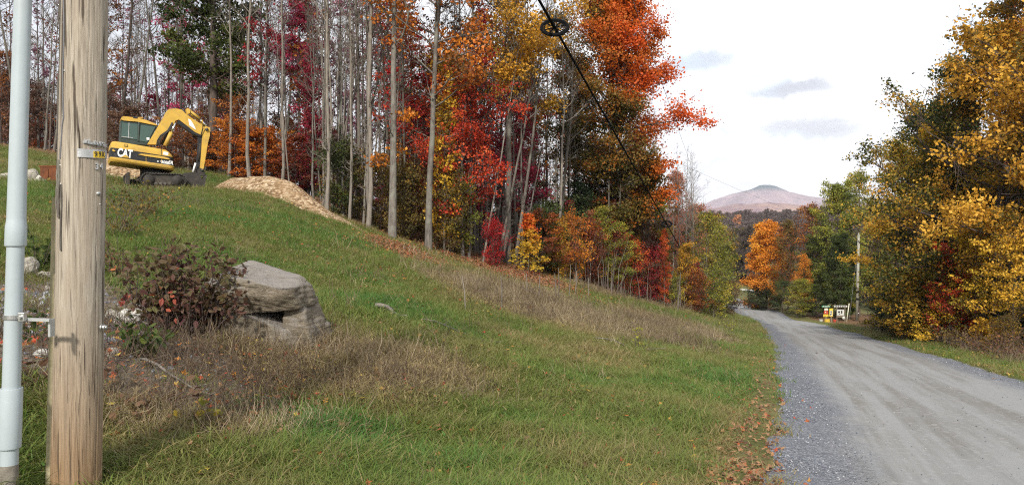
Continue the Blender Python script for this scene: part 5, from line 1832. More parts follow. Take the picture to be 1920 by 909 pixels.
stone(246, 612, 52, 34, 'white crusty rock right of the thick wooden pole', 'whiterock', 1)
stone(211, 606, 22, 28, 'small smooth grey stone between the pole and the white rock', 'rock', 2)
stone(212, 672, 18, 24, 'small pale stone low beside the wooden pole', 'rock', 3)
stone(52, 514, 36, 34, 'pale boulder seen between conduit and pole', 'rock', 4)
stone(83, 522, 26, 14, 'flat stone beside the pale boulder behind the pole', 'rock', 5)
stone(78, 668, 30, 13, 'low white flat stone in the dirt behind the bracket', 'whiterock', 6)
stone(90, 545, 16, 9, 'small flat stone below the pale boulder', 'rock', 7)
stone(60, 570, 10, 8, 'pebble sized stone in the dirt patch', 'whiterock', 8)
for i_, (px, py, w_, h_, lab, mm) in enumerate([
    (60, 312, 22, 30, 'long tan rock sloping right of the conduit top section', 'rock'), (52, 296, 16, 24, 'rounded tan rock at the head of the stone heap', 'rock'), (70, 297, 16, 20, 'pale round rock at the top of the stone heap', 'whiterock'),
    (62, 322, 26, 11, 'flat whitish rock at the foot of the stone heap', 'whiterock'), (16, 292, 20, 14, 'pale rock left of the conduit high on the slope', 'rock'), (8, 306, 26, 12, 'wide flat rock at the left picture edge', 'rock'),
    (72, 308, 14, 18, 'dark brown rock beside the rusty box', 'boulder'), (80, 322, 14, 12, 'brown rock in front of the rusty box', 'boulder'), (6, 284, 14, 12, 'small pale rock at the far left end of the heap', 'rock'), (34, 300, 18, 14, 'grey rock hidden behind the conduit', 'rock')]):
    stone(px, py, w_, h_, lab, mm, 10 + i_, 25.5)

# rusty box half hidden by the pole
g = at(96, 326, 26.0)
gzv = float(gz(g[0], g[1]))
M['rust'] = simple_mat('rusted_steel', (.15, .055, .025), .9, .1, .45, 5, .2, .4, ((.08, .04, .025), .7))
rb = thing('rusty_box', 'rusty brown steel box behind the wooden pole by the stone heap', 'metal box', (g[0], g[1], gzv))
bm = bmesh.new()
for c_, s_ in (((0, 0, .30), (.62, .06, .60)), ((0, .55, .30), (.62, .06, .60)), ((-.33, .275, .30), (.05, .60, .60)), ((.33, .275, .30), (.05, .60, .60))):
    add_box(bm, c_, s_)
bm_obj('shell', bm, M['rust'], rb)
box('rim', (0, .0, .62), (.76, .10, .05), M['rust'], rb)
box('rib', (-.1, -.045, .28), (.05, .03, .5), M['rust'], rb)
box('rib', (.18, -.045, .28), (.05, .03, .5), M['rust'], rb)

# ------------------------------------------------------------------ wood chip piles
m, t = new_mat('wood_chips')
M['woodchip'] = m
tc = t.n('ShaderNodeTexCoord').outputs['Object']
vo = t.n('ShaderNodeTexVoronoi', {'Vector': t.n('ShaderNodeMapping', {'Vector': tc, 'Scale': (1, 1.6, 1.6)}).outputs[0], 'Scale': 9.0})
f1 = t.n('ShaderNodeSeparateColor', {0: vo.outputs['Color']}).outputs[0]
c = t.ramp(f1, [(0, (.20, .125, .07)), (.4, (.38, .26, .15)), (.8, (.52, .39, .25)), (1, (.66, .54, .38))])
c = t.mix(t.ramp(t.noise(tc, 1.2, 5, .6), [(.4, g3(0)), (.65, g3(.5))]), c, (.30, .18, .095))
out(t, principled(t, c, .95, 0, bump(t, t.math('ADD', t.math('MULTIPLY', vo.outputs['Distance'], -1.5), t.noise(tc, 4, 6, .7)), 1.0, .08), .1))


def chip_pile(a, b, wid, prof, label, seed, n1_=70, n2__=28):
    """a long low heap lying on the ground from a to b"""
    a, b = np.array(a[:2]), np.array(b[:2])
    d = (b - a)
    L = np.linalg.norm(d)
    d /= L
    nn = np.array([-d[1], d[0]])
    u = np.linspace(-.08, 1.08, n1_)
    v = np.linspace(-1.15, 1.15, n2__)
    Uu, Vv = np.meshgrid(u, v, indexing='ij')
    ww = wid * (0.8 + .2 * np.sin(Uu * 5 + seed)) * np.clip(np.sin(np.clip(Uu * .94 + .03, 0, 1) * PI), .15, 1) ** .5
    XX = a[0] + d[0] * Uu * L + nn[0] * Vv * ww
    YY = a[1] + d[1] * Uu * L + nn[1] * Vv * ww
    hp = np.interp(Uu, prof[0], prof[1]) * np.clip(1 - Vv ** 2, 0, 1) ** .8
    hp = hp * (1 + .22 * (n2(XX, YY, 1.6, seed) - .5)) + .07 * (n2(XX, YY, 4.5, seed + 1) - .5) * (hp > .05) - .05 * (hp <= .01)
    c0_ = np.array([(a[0] + b[0]) / 2, (a[1] + b[1]) / 2])
    z0 = float(gz(c0_[0], c0_[1]))
    V = np.stack([XX - c0_[0], YY - c0_[1], gz(XX, YY) + hp - z0], -1).reshape(-1, 3)
    kk = np.arange(n1_ * n2__).reshape(n1_, n2__)
    F = np.stack([kk[:-1, :-1], kk[1:, :-1], kk[1:, 1:], kk[:-1, 1:]], -1).reshape(-1, 4)
    o = link('wood_chip_pile', pymesh('wood_chip_pile', V, F), M['woodchip'])
    o.location = (c0_[0], c0_[1], z0)
    return tag(o, label, 'wood chips')


chip_pile(at(395, 362, 31.0), at(665, 425, 28.2), 1.15, ([-.1, 0, .2, .45, .6, .8, 1, 1.1], [0, .10, .46, .80, .72, .36, .07, 0]), 'long pale wood chip pile spilling down the lawn edge', 2.0)
chip_pile(at(150, 330, 33.5), at(330, 338, 33.0), 1.3, ([-.1, 0, .2, .5, .8, 1, 1.1], [0, .3, .75, .65, .55, .2, 0]), 'pale wood chip heap behind the excavator tracks', 5.0)
for px, py in ((476, 352), (501, 354)):
    g = at(px, py, 31.0)
    z = float(gz(g[0], g[1]))
    o = box('marker_stake', (0, 0, .20), (.06, .04, .6), M['bark_pale'], None, None, .004)
    o.location = (g[0], g[1], z + .12)
    tag(o, 'short pale marker stake behind the chip pile, %s of two' % ('left' if px < 490 else 'right'), 'stake')
#@@SECTION5
# ------------------------------------------------------------------ excavator
M['cat'] = simple_mat('machine_yellow', (.54, .335, .055), .55, 0, .14, 3.0, .35, .05, ((.27, .185, .075), .75))
M['catblack'] = simple_mat('machine_black', (.018, .018, .02), .45, 0, .2, 4)
M['steel'] = simple_mat('worn_track_steel', (.075, .07, .062), .65, .5, .45, 6, .4, .2, ((.16, .13, .10), .5))
M['dirtysteel'] = simple_mat('dirty_dark_steel', (.045, .04, .035), .75, .2, .4, 5, .3, .2, ((.14, .12, .095), .5))
M['chrome'] = simple_mat('polished_rod', (.75, .75, .74), .2, 1.0, .05, 5)
M['decal'] = simple_mat('white_decal', (.80, .80, .78), .5, 0, .03, 8)
m, t = new_mat('tinted_glass')
M['glass'] = m
out(t, principled(t, (.035, .075, .06), .06, 0, None, .7))
M['cabframe'] = simple_mat('cab_frame', (.03, .045, .04), .5, 0, .2, 5)
M['hose'] = simple_mat('rubber_hose', (.02, .018, .016), .6, 0, .2, 8)

YAW = math.radians(30)
EY0 = 29.6
ec = at(292, 350, EY0)
EZ = float(gz(ec[0], ec[1]))
ex = thing('excavator', 'yellow excavator with a black striped body, its arm folded down beyond the lawn crest', 'excavator', (ec[0], ec[1], EZ), YAW)
fx = np.array([math.cos(YAW), math.sin(YAW), 0])
fyv = np.array([-math.sin(YAW), math.cos(YAW), 0])
E0 = np.array([ec[0], ec[1], EZ])


def T(px, py, yl=0.0):
    """side-elevation coordinates (along, up) on the machine's plane at depth yl"""
    d = ray(px, py)
    o = E0 + fyv * yl
    k = np.dot(o - EYE, fyv) / np.dot(d, fyv)
    p = EYE + d * k - o
    return float(np.dot(p, fx)), float(p[2])


def TZ(zx, zy, yl=0.0):
    """the same from the enlarged study of the machine"""
    return T(140 + zx / 4.786, 180 + zy / 4.784, yl)


def poly(pts, yl):
    return [TZ(a, b, yl) for a, b in pts]


HS = -1.02          # near face of the house
# house: lofted rounded-rectangle rings following the tilt
def ring_at(f_t, s0, s1, w, rc, n=8):
    pts = []
    for (cx, cy, a0) in ((s1 - rc, w - rc, 0), (s0 + rc, w - rc, PI / 2), (s0 + rc, -w + rc, PI), (s1 - rc, -w + rc, 1.5 * PI)):
        for k in range(n + 1):
            a = a0 + PI / 2 * k / n
            x_, y_ = cx + rc * math.cos(a), cy + rc * math.sin(a)
            pts.append((x_, y_, f_t(x_)))
    return pts


def loft(name, rings, m, parent, cap=True):
    V = np.array([p for r in rings for p in r])
    n = len(rings[0])
    F = np.array([(i * n + j, i * n + (j + 1) % n, (i + 1) * n + (j + 1) % n, (i + 1) * n + j) for i in range(len(rings) - 1) for j in range(n)])
    fs = [F]
    me = pymesh(name, V, fs)
    bm = bmesh.new()
    bm.from_mesh(me)
    if cap:
        bm.verts.ensure_lookup_table()
        bm.faces.new([bm.verts[j] for j in range(n)][::-1])
        bm.faces.new([bm.verts[(len(rings) - 1) * n + j] for j in range(n)])
    bmesh.ops.recalc_face_normals(bm, faces=bm.faces)
    bm.to_mesh(me)
    bm.free()
    for p_ in me.polygons:
        p_.use_smooth = True
    me.set_sharp_from_angle(angle=.55)
    return link(name, me, m, parent)


def linef(a, b):
    (s0, t0), (s1, t1) = a, b
    return lambda s: t0 + (t1 - t0) * (s - s0) / (s1 - s0)


sL, sR = TZ(326, 560, HS)[0], TZ(893, 600, HS)[0]
f_bot = linef(TZ(320, 582, HS), TZ(893, 668, HS))
f_mid = linef(TZ(320, 545, HS), TZ(893, 626, HS))
f_bb = linef(TZ(330, 545, HS), TZ(893, 627, HS))
f_bt = linef(TZ(338, 462, HS), TZ(860, 545, HS))
t0_ = linef(TZ(345, 402, HS), TZ(770, 462, HS))
drop = TZ(890, 560, HS)
f_top = lambda s: min(t0_(s), t0_(s) - .26 * max(0, (s - (sR - .52)) / .52) ** 2)
hb = loft('house_body', [ring_at(lambda s: f_bt(s) - .0 if s < sR - .3 else min(f_bt(s), f_top(s) - .03), sL, sR, 1.02, .22),
                         ring_at(lambda s: f_top(s) - .06, sL + .01, sR - .01, 1.02, .22), ring_at(lambda s: f_top(s) - .015, sL + .05, sR - .04, .99, .21),
                         ring_at(f_top, sL + .12, sR - .10, .92, .20)], M['cat'], ex)
loft('side_band', [ring_at(f_bb, sL - .0, sR, 1.015, .215), ring_at(lambda s: f_bt(s) + .0 if s < sR - .3 else min(f_bt(s), f_top(s) - .03), sL, sR, 1.015, .215)], M['catblack'], ex)['label'] = 'black side band with white letters'
loft('lower_skirt', [ring_at(lambda s: f_bot(s), sL - .01, sR, .98, .22), ring_at(lambda s: f_bot(s) + .06, sL - .03, sR + .02, 1.04, .24), ring_at(lambda s: (f_bot(s) + f_mid(s)) / 2, sL - .03, sR + .02, 1.045, .24),
                     ring_at(lambda s: (f_bot(s) + f_mid(s)) / 2 + .012, sL - .02, sR + .01, 1.03, .24), ring_at(lambda s: (f_bot(s) + f_mid(s)) / 2 + .024, sL - .03, sR + .02, 1.045, .24), ring_at(f_bb, sL - .03, sR + .02, 1.04, .24)], M['cat'], ex)
tilt = math.atan2(f_bb(sR) - f_bb(sL), sR - sL)
# raised yellow bar along the black band
prism('side_trim', poly([(566, 526), (600, 518), (780, 540), (840, 558), (858, 572), (770, 560), (640, 541)], HS), HS - .035, HS, M['cat'], ex, .006)
prism('side_trim', poly([(332, 488), (345, 476), (366, 496), (350, 500)], HS), HS - .03, HS, M['cat'], ex, .004)
for zx in (640, 778):
    a, b = TZ(zx, 548, HS), TZ(zx + 1, 604, HS)
    box('panel_seam', ((a[0] + b[0]) / 2, HS + .002, (a[1] + b[1]) / 2), (.012, .02, abs(a[1] - b[1])), M['cat'], ex)
for a, b in (((778, 462), (777, 520)), ((778, 470), (778, 612))):
    a, b = TZ(*a, HS), TZ(*b, HS)
    rod('panel_seam', (a[0], HS - .001, a[1]), (b[0], HS - .001, b[1]), .008, M['catblack'], ex, seg=6)
c = TZ(451, 517, HS - .02)
text_mesh('brand_lettering', 'CAT', .41, M['decal'], ex, (c[0], HS - .012, c[1]), (PI / 2, -tilt, 0), .004, .016, .0, .60)
prism('lettering_triangle', poly([(412, 551), (456, 525), (494, 556)], HS - .02), HS - .026, HS - .014, M['cat'], ex)
c = TZ(814, 597, HS - .02)
text_mesh('model_lettering', '308B', .15, M['decal'], ex, (c[0], HS - .010, c[1]), (PI / 2, -tilt, 0), .003, .003, 0, .9)
c = TZ(867, 601, HS - .02)
text_mesh('model_lettering', 'SR', .19, M['decal'], ex, (c[0] - .01, HS - .012, c[1]), (PI / 2, -tilt, math.radians(8)), .003, .004, 0, .8)
a, b = TZ(796, 502, HS), TZ(838, 530, HS)
box('white_sticker', ((a[0] + b[0]) / 2, HS - .002, (a[1] + b[1]) / 2), (.17, .008, .11), M['decal'], ex, Matrix.Rotation(-tilt, 3, 'Y'))
a = TZ(460, 440, HS)
box('latch', (a[0], HS - .004, a[1] - .02), (.13, .02, .09), M['catblack'], ex, Matrix.Rotation(-tilt, 3, 'Y'), .01)
box('latch', (a[0], HS - .010, a[1] - .02), (.10, .02, .06), M['cat'], ex, Matrix.Rotation(-tilt, 3, 'Y'), .008)

# cab
CS = -.05
prism('cab_frame', poly([(408, 425), (416, 222), (742, 262), (660, 440)], CS), CS + .02, .98, M['cabframe'], ex, .03)
rf = prism('cab_roof', poly([(414, 212), (422, 190), (440, 183), (560, 197), (650, 220), (735, 255), (742, 268), (640, 247), (560, 232), (440, 222)], CS), CS - .03, 1.02, M['cat'], ex, .025)
a = TZ(550, 205, CS)
box('roof_hatch', (a[0], .35, a[1] + .05), (.5, .5, .05), M['cat'], rf, Matrix.Rotation(-.13, 3, 'Y'), .015)
box('work_lamp', (a[0] - .02, CS - .01, a[1] + .04), (.16, .08, .06), M['catblack'], rf, None, .012)
w1 = prism('side_window', poly([(424, 240), (566, 254), (562, 392), (418, 372)], CS), CS - .004, CS + .03, M['glass'], ex)
w2 = prism('side_window', poly([(592, 262), (726, 276), (652, 415), (580, 402)], CS), CS - .004, CS + .03, M['glass'], ex)
a, b = TZ(488, 240, CS), TZ(482, 378, CS)
rod('sash', (a[0], CS - .008, a[1]), (b[0], CS - .008, b[1]), .013, M['alum'], w1, seg=6)
a, b = TZ(418, 364, CS), TZ(524, 377, CS)
rod('sash', (a[0], CS - .008, a[1]), (b[0], CS - .008, b[1]), .012, M['alum'], w1, seg=6)
a, b = TZ(577, 236, CS), TZ(570, 405, CS)
rod('pillar', (a[0], CS + .0, a[1]), (b[0], CS + .0, b[1]), .035, M['cabframe'], ex, seg=8)
a = TZ(658, 384, CS)
box('cab_sticker', (a[0], CS - .008, a[1]), (.1, .006, .09), M['decal'], w2)

# boom, arm and their cylinders
BP = -.42
bo0, bo1 = BP - .16, BP + .16
prism('boom', poly([(655, 432), (790, 205), (822, 142), (845, 118), (905, 112), (962, 124), (985, 150), (1060, 205), (1150, 262), (1165, 300), (1140, 352), (1080, 325), (985, 250), (935, 212), (905, 222), (885, 262), (740, 436)], BP - .16), bo0, bo1, M['cat'], ex, .025)
prism('boom_decal', poly([(1018, 205), (1040, 215), (1070, 262), (1088, 304), (1030, 265)], bo0), bo0 - .006, bo0 + .004, M['decal'], ex)
prism('boom_underside', poly([(935, 214), (985, 254), (1080, 328), (1135, 352), (1128, 364), (1060, 338), (960, 268), (920, 240)], BP - .16), bo0 + .02, bo1 - .02, M['catblack'], ex)
prism('arm', poly([(1146, 330), (1150, 286), (1175, 272), (1208, 296), (1214, 350), (1196, 420), (1160, 640), (1148, 668), (1122, 660), (1132, 560), (1140, 440)], BP - .12), BP - .12, BP + .12, M['cat'], ex, .02)
prism('arm_inner_plate', poly([(1112, 352), (1146, 345), (1140, 440), (1130, 560), (1122, 668), (1090, 668), (1102, 520)], BP - .08), BP - .07, BP + .1, M['catblack'], ex, .01)


def ztube(name, a, b, r, m, yl, parent=ex, r1=None):
    a, b = TZ(*a, yl), TZ(*b, yl)
    return rod(name, (a[0], yl, a[1]), (b[0], yl, b[1]), r, m, parent, r1, 14)


ztube('boom_cylinder', (812, 446), (866, 330), .075, M['cat'], BP - .24)
ztube('boom_cylinder_rod', (866, 330), (905, 245), .04, M['chrome'], BP - .24)
ztube('boom_cylinder', (788, 440), (838, 330), .075, M['dirtysteel'], BP + .24)
ztube('boom_cylinder_rod', (838, 330), (885, 240), .04, M['chrome'], BP + .24)
ztube('arm_cylinder', (1012, 130), (1118, 208), .085, M['cat'], BP)
ztube('arm_cylinder_rod', (1118, 208), (1200, 290), .042, M['chrome'], BP)
prism('cylinder_bracket', poly([(996, 122), (1012, 112), (1036, 128), (1030, 160), (1006, 168)], BP), BP - .12, BP + .12, M['cat'], ex, .01)
prism('arm_lug', poly([(1138, 220), (1150, 216), (1152, 262), (1134, 272)], BP - .13), BP - .15, BP + .15, M['cat'], ex)
prism('arm_lug', poly([(1168, 300), (1188, 276), (1216, 286), (1218, 318), (1190, 330)], BP - .14), BP - .13, BP + .13, M['cat'], ex, .01)
ztube('bucket_cylinder', (1128, 430), (1110, 590), .05, M['dirtysteel'], BP - .04)
ztube('bucket_cylinder_rod', (1084, 602), (1062, 682), .035, M['decal'], BP - .22)
for k_, off in enumerate((-.19, -.205, -.22)):
    pts = [(735 + k_ * 12, 440), (742 + k_ * 12, 400), (770 + k_ * 14, 355), (835 + k_ * 8, 308), (862 + k_ * 6, 262), (872 + k_ * 5, 240)]
    q = [TZ(a, b, BP + off) for a, b in pts]
    cable('hydraulic_hose', [(s_, BP + off, t_) for s_, t_ in q], .018, M['hose'], ex, 8)
q = [TZ(a, b, BP - .18) for a, b in ((1040, 150), (1080, 185), (1120, 215), (1142, 240), (1150, 290), (1130, 360))]
cable('hydraulic_hose', [(s_, BP - .17, t_) for s_, t_ in q], .016, M['hose'], ex, 8)

# bucket with its linkage and teeth
bk = prism('bucket', poly([(955, 705), (985, 690), (1060, 684), (1100, 690), (1130, 720), (1140, 790), (1156, 826), (1090, 822), (1020, 800), (968, 745)], BP - .3), BP - .34, BP + .34, M['dirtysteel'], ex, .02)
prism('bucket_side', poly([(1060, 770), (1178, 728), (1172, 790), (1158, 828), (1046, 818)], BP - .36), BP - .38, BP - .34, M['dirtysteel'], bk, .006)
prism('bucket_side', poly([(1060, 770), (1178, 728), (1172, 790), (1158, 828), (1046, 818)], BP - .36), BP + .34, BP + .38, M['dirtysteel'], bk, .006)
for k_ in range(4):
    y_ = BP - .3 + k_ * .2
    prism('bucket_tooth', poly([(1156, 728), (1186, 706), (1182, 740)], BP - .3), y_ - .035, y_ + .035, M['steel'], bk)
prism('linkage', poly([(1085, 660), (1130, 645), (1168, 680), (1176, 712), (1130, 716), (1098, 700)], BP - .12), BP - .14, BP + .14, M['dirtysteel'], ex, .015)
ztube('link_bar', (1088, 672), (1068, 700), .04, M['dirtysteel'], BP - .18)
rod('pivot_pin', (TZ(1140, 668, BP)[0], BP - .18, TZ(1140, 668, BP)[1]), (TZ(1140, 668, BP)[0], BP + .18, TZ(1140, 668, BP)[1]), .05, M['steel'], ex)
rod('pivot_pin', (TZ(1180, 305, BP)[0], BP - .18, TZ(1180, 305, BP)[1]), (TZ(1180, 305, BP)[0], BP + .18, TZ(1180, 305, BP)[1]), .06, M['steel'], ex)

# undercarriage
YT = -1.12
tl, tr_ = TZ(588, 805, YT), TZ(1000, 825, YT)
tx0, tx1 = tl[0], tr_[0]
tz0 = 0.0
tz1 = TZ(640, 688, YT)[1]


def stadium(x0, x1, z0, z1, n):
    r = (z1 - z0) / 2
    L = (x1 - x0 - 2 * r)
    per = 2 * L + 2 * PI * r
    o = []
    for i in range(n):
        q = per * i / n
        if q < L:
            o.append((x0 + r + q, z0, 0, -1))
        elif q < L + PI * r:
            a = (q - L) / r - PI / 2
            o.append((x1 - r + r * math.cos(a), (z0 + z1) / 2 + r * math.sin(a), math.cos(a), math.sin(a)))
        elif q < 2 * L + PI * r:
            o.append((x1 - r - (q - L - PI * r), z1, 0, 1))
        else:
            a = (q - 2 * L - PI * r) / r + PI / 2
            o.append((x0 + r + r * math.cos(a), (z0 + z1) / 2 + r * math.sin(a), math.cos(a), math.sin(a)))
    return o


shoe_me = None
for yl0, yl1 in ((YT, YT + .44), (-YT - .44, -YT)):
    trk_ = prism('track', [(p[0], p[1]) for p in stadium(tx0 + .04, tx1 - .04, tz0 + .05, tz1 - .05, 44)], yl0 + .05, yl1 - .05, M['dirtysteel'], ex)
    for (x_, z_, nx_, nz_2) in stadium(tx0, tx1, tz0 + .01, tz1, 40):
        if shoe_me is None:
            bm = bmesh.new()
            add_box(bm, (0, 0, -.02), (.125, .44, .03))
            add_box(bm, (.035, 0, .006), (.022, .44, .03))
            add_box(bm, (-.03, 0, .004), (.018, .44, .024))
            bmesh.ops.recalc_face_normals(bm, faces=bm.faces)
            shoe_me = bpy.data.meshes.new('track_shoe')
            bm.to_mesh(shoe_me)
            bm.free()
            shoe_me.materials.append(M['steel'])
        o = link('track_shoe', shoe_me, None, trk_)
        o.location = (x_, (yl0 + yl1) / 2, z_)
        o.rotation_euler = (0, math.atan2(nx_, nz_2), 0)
    fr_ = prism('track_frame', [(tx0 + .42, .10), (tx1 - .34, .10), (tx1 - .30, .30), (tx1 - .55, .36), (tx0 + .40, .36)], yl0 - .0, yl1, M['dirtysteel'], trk_, .015)
    for x_ in (tx0 + .30, tx1 - .30):
        rod('sprocket', (x_, yl0 - .005, (tz0 + tz1) / 2), (x_, yl1 + .005, (tz0 + tz1) / 2), .20, M['dirtysteel'], trk_, seg=24)
    for k_ in range(4):
        x_ = tx0 + .55 + k_ * (tx1 - tx0 - 1.1) / 3
        rod('roller', (x_, yl0 - .003, .11), (x_, yl1 + .003, .11), .07, M['steel'], trk_, seg=14)
cxm = (tx0 + tx1) / 2
box('undercarriage', (cxm, 0, .36), (1.1, 1.6, .34), M['dirtysteel'], ex, None, .04)
rod('slew_ring', (cxm - .2, 0, .45), (cxm - .2, 0, float(f_bot(cxm - .2)) + .03), .50, M['catblack'], ex, seg=28)
box('dozer_blade', (tx0 - .38, .0, .27), (.10, 2.1, .46), M['dirtysteel'], ex, None, .02)
for y_ in (-.45, .45):
    rod('blade_arm', (tx0 - .36, y_, .22), (tx0 + .35, y_, .30), .06, M['dirtysteel'], ex, seg=10)
for k_ in range(2):
    a = TZ(748 + k_ * 30, 588, HS)
    rod('vent', (a[0], HS - .006, a[1]), (a[0], HS + .01, a[1]), .028, M['decal'], ex, seg=10)

# ------------------------------------------------------------------ bramble beside the boulder
def big_leaf(N, C, size, nb=.7):
    """six-point folded leaves"""
    nrm = unit(rng.normal(size=(N, 3)) + np.array([0, -.35, nb]))
    u = unit(np.cross(nrm, rng.normal(size=(N, 3))))
    u[:, 2] -= .25
    u = unit(u)
    v = np.cross(nrm, u)
    s = (size * rng.uniform(.5, 1.25, N))[:, None]
    q = [C, C + u * s * .35 + v * s * .30 - nrm * s * .05, C + u * s * .75 + v * s * .2 - nrm * s * .05, C + u * s - nrm * s * .15, C + u * s * .75 - v * s * .2 - nrm * s * .05, C + u * s * .35 - v * s * .30 - nrm * s * .05]
    V = np.stack(q, 1).reshape(-1, 3)
    o = np.arange(N)[:, None] * 6
    return V, np.concatenate([o + np.array([[0, 1, 2, 3]]), o + np.array([[0, 3, 4, 5]])])


bg_ = gp(335, 610)
BYY = 8.6
bx0 = at(335, 600, BYY)
bzz = float(gz(bx0[0], bx0[1]))
br = thing('bramble_bush', 'dark purple green bramble bush crowding the left side of the boulder', 'bush', (bx0[0], bx0[1], bzz))
stems, lv, tn = [], [], []
for k_ in range(120):
    tgt = at(rng.uniform(225, 470), rng.uniform(440, 600), BYY + rng.uniform(-.45, .55)) - np.array([bx0[0], bx0[1], bzz])
    if k_ > 6 and ((tgt[0] + .05) / .85) ** 2 + ((tgt[2] - .42) / .62) ** 2 > 1.05:
        continue
    b0_ = np.array([tgt[0] * .45 + rng.normal(0, .12), tgt[1] * .5, -.02])
    mid_ = (b0_ + tgt) / 2 + np.array([rng.normal(0, .08), rng.normal(0, .08), .14])
    stems.append(np.stack([b0_, (b0_ + mid_) / 2, mid_, (mid_ + tgt) / 2 + np.array([0, 0, .05]), tgt]))
stems = np.array(stems)
V, Fq = tubes(stems, np.full((len(stems), 1), .005) * np.array([[1.2, 1, .8, .6, .35]]), 4)
link('stems', pymesh('stems', V, Fq), M['twig'], br)
NL = 2000
si = rng.integers(0, len(stems), NL)
uu = rng.uniform(1.2, 4.0, NL)
i0 = np.minimum(uu.astype(int), 3)
fr = (uu - i0)[:, None]
C = stems[si, i0] * (1 - fr) + stems[si, i0 + 1] * fr + rng.normal(0, .055, (NL, 3))
keepl = C[:, 2] > .10
C = C[keepl]
ct = rng.uniform(size=len(stems))[si][keepl]
tt_ = np.clip(.15 + .55 * ct * .8 + .25 * rng.normal(size=len(C)) * .6 + .18 * C[:, 2], 0, .88)
tt_ = np.where((ct > .955) & (rng.uniform(size=len(C)) < .75), rng.uniform(.93, 1, len(C)), tt_)
V, Fq = big_leaf(len(C), C, .085)
link('foliage', pymesh('foliage', V, Fq, smooth=False, fattr={'tint': np.repeat(tt_, 1).tolist() + tt_.tolist()}), LM['bramble'], br)


def weed(name, px, py, h, nst, nlv, lf, label, ls=.09, spread=.22, cat='weed', Y=None, sm='twig'):
    g = gp(px, py) if Y is None else np.array([*at(px, py, Y)[:2], 0])
    r = thing(name, label, cat, (g[0], g[1], float(gz(g[0], g[1]))))
    b = np.concatenate([rng.normal(0, spread * .3, (nst, 2)), np.zeros((nst, 1)) - .02], 1)
    tip = np.concatenate([b[:, :2] + rng.normal(0, spread, (nst, 2)), h * rng.uniform(.55, 1.1, (nst, 1))], 1)
    St = np.stack([b, b * .6 + tip * .4 + np.array([0, 0, .05 * h]), tip], 1)
    V, Fq = tubes(St, np.full((nst, 1), .004) * np.array([[1.2, 1, .4]]), 4)
    link('stems', pymesh('stems', V, Fq), M[sm], r)
    si = rng.integers(0, nst, nlv)
    u = rng.uniform(.15, 1.0, nlv)[:, None]
    C = St[si, 0] * (1 - u) + St[si, 2] * u + rng.normal(0, .03, (nlv, 3))
    V, Fq = big_leaf(nlv, C, ls)
    tq = np.clip(rng.normal(.5, .2, nlv), 0, 1)
    link('foliage', pymesh('foliage', V, Fq, smooth=False, fattr={'tint': np.concatenate([tq, tq])}), LM[lf], r)
    return r


weed('leafy_weed', 84, 505, .62, 9, 150, 'green', 'dark leafy weed standing between conduit and pole', .10, .20)
weed('leafy_weed', 262, 668, .34, 10, 170, 'green', 'low dark green leafy plant below the white crusty rock', .085, .22)
weed('leafy_weed', 375, 800, .18, 7, 40, 'yellowgreen', 'small bright green weed with long pointed leaves in the dead grass', .075, .10)
weed('leafy_weed', 70, 640, .30, 9, 120, 'green', 'low green weed in the dirt between conduit and pole', .07, .25)
weed('leafy_weed', 225, 520, .55, 12, 200, 'bramble', 'thin dark weed between pole and bramble bush', .07, .25)
weed('leafy_weed', 75, 730, .20, 8, 90, 'brown', 'rusty brown dead leafed plant low beside the conduit coupling', .08, .3)
weed('leafy_weed', 275, 770, .14, 9, 90, 'brown', 'small dead dark brown plant in the brown patch', .07, .25)
weed('goldenrod_clump', 260, 405, .85, 40, 420, 'olive', 'brownish goldenrod clump on the slope just right of the pole', .075, .75)
weed('goldenrod_clump', 225, 440, .8, 30, 300, 'olive', 'dull goldenrod clump against the right edge of the pole', .07, .5)
weed('tall_weed', 1200, 655, .5, 9, 60, 'yellowgreen', 'pale yellow green weed on the brush covered slope', .06, .2)
weed('tall_weed', 1368, 622, .9, 14, 160, 'yellowgreen', 'pale leafy weed at the left verge of the road bend', .08, .3)
weed('dry_grass_clump', 1695, 640, 1.2, 26, 90, 'olive', 'tall dry grass clump on the right verge of the road', .10, .35, 'grass clump')
for i_, (px, py, lf, lab) in enumerate([(1750, 650, 'olive', 'brown green weed clump on the right verge, farthest of the row'), (1790, 658, 'olive', 'brown green weed clump on the right verge below the red sapling'), (1835, 668, 'brown', 'brown weed clump on the right verge below the gold maple'),
                                        (1870, 676, 'olive', 'olive weed clump on the right verge near the picture edge'), (1905, 684, 'brown', 'brown weed clump at the right picture edge'), (1720, 646, 'yellowgreen', 'yellow green weed clump behind the dry grass clump'), (1660, 630, 'green', 'dark weed clump on the verge nearest the distant pole')]):
    weed('weed_clump', px, py - 6, .95, 34, 420, lf, lab, .10, .7)

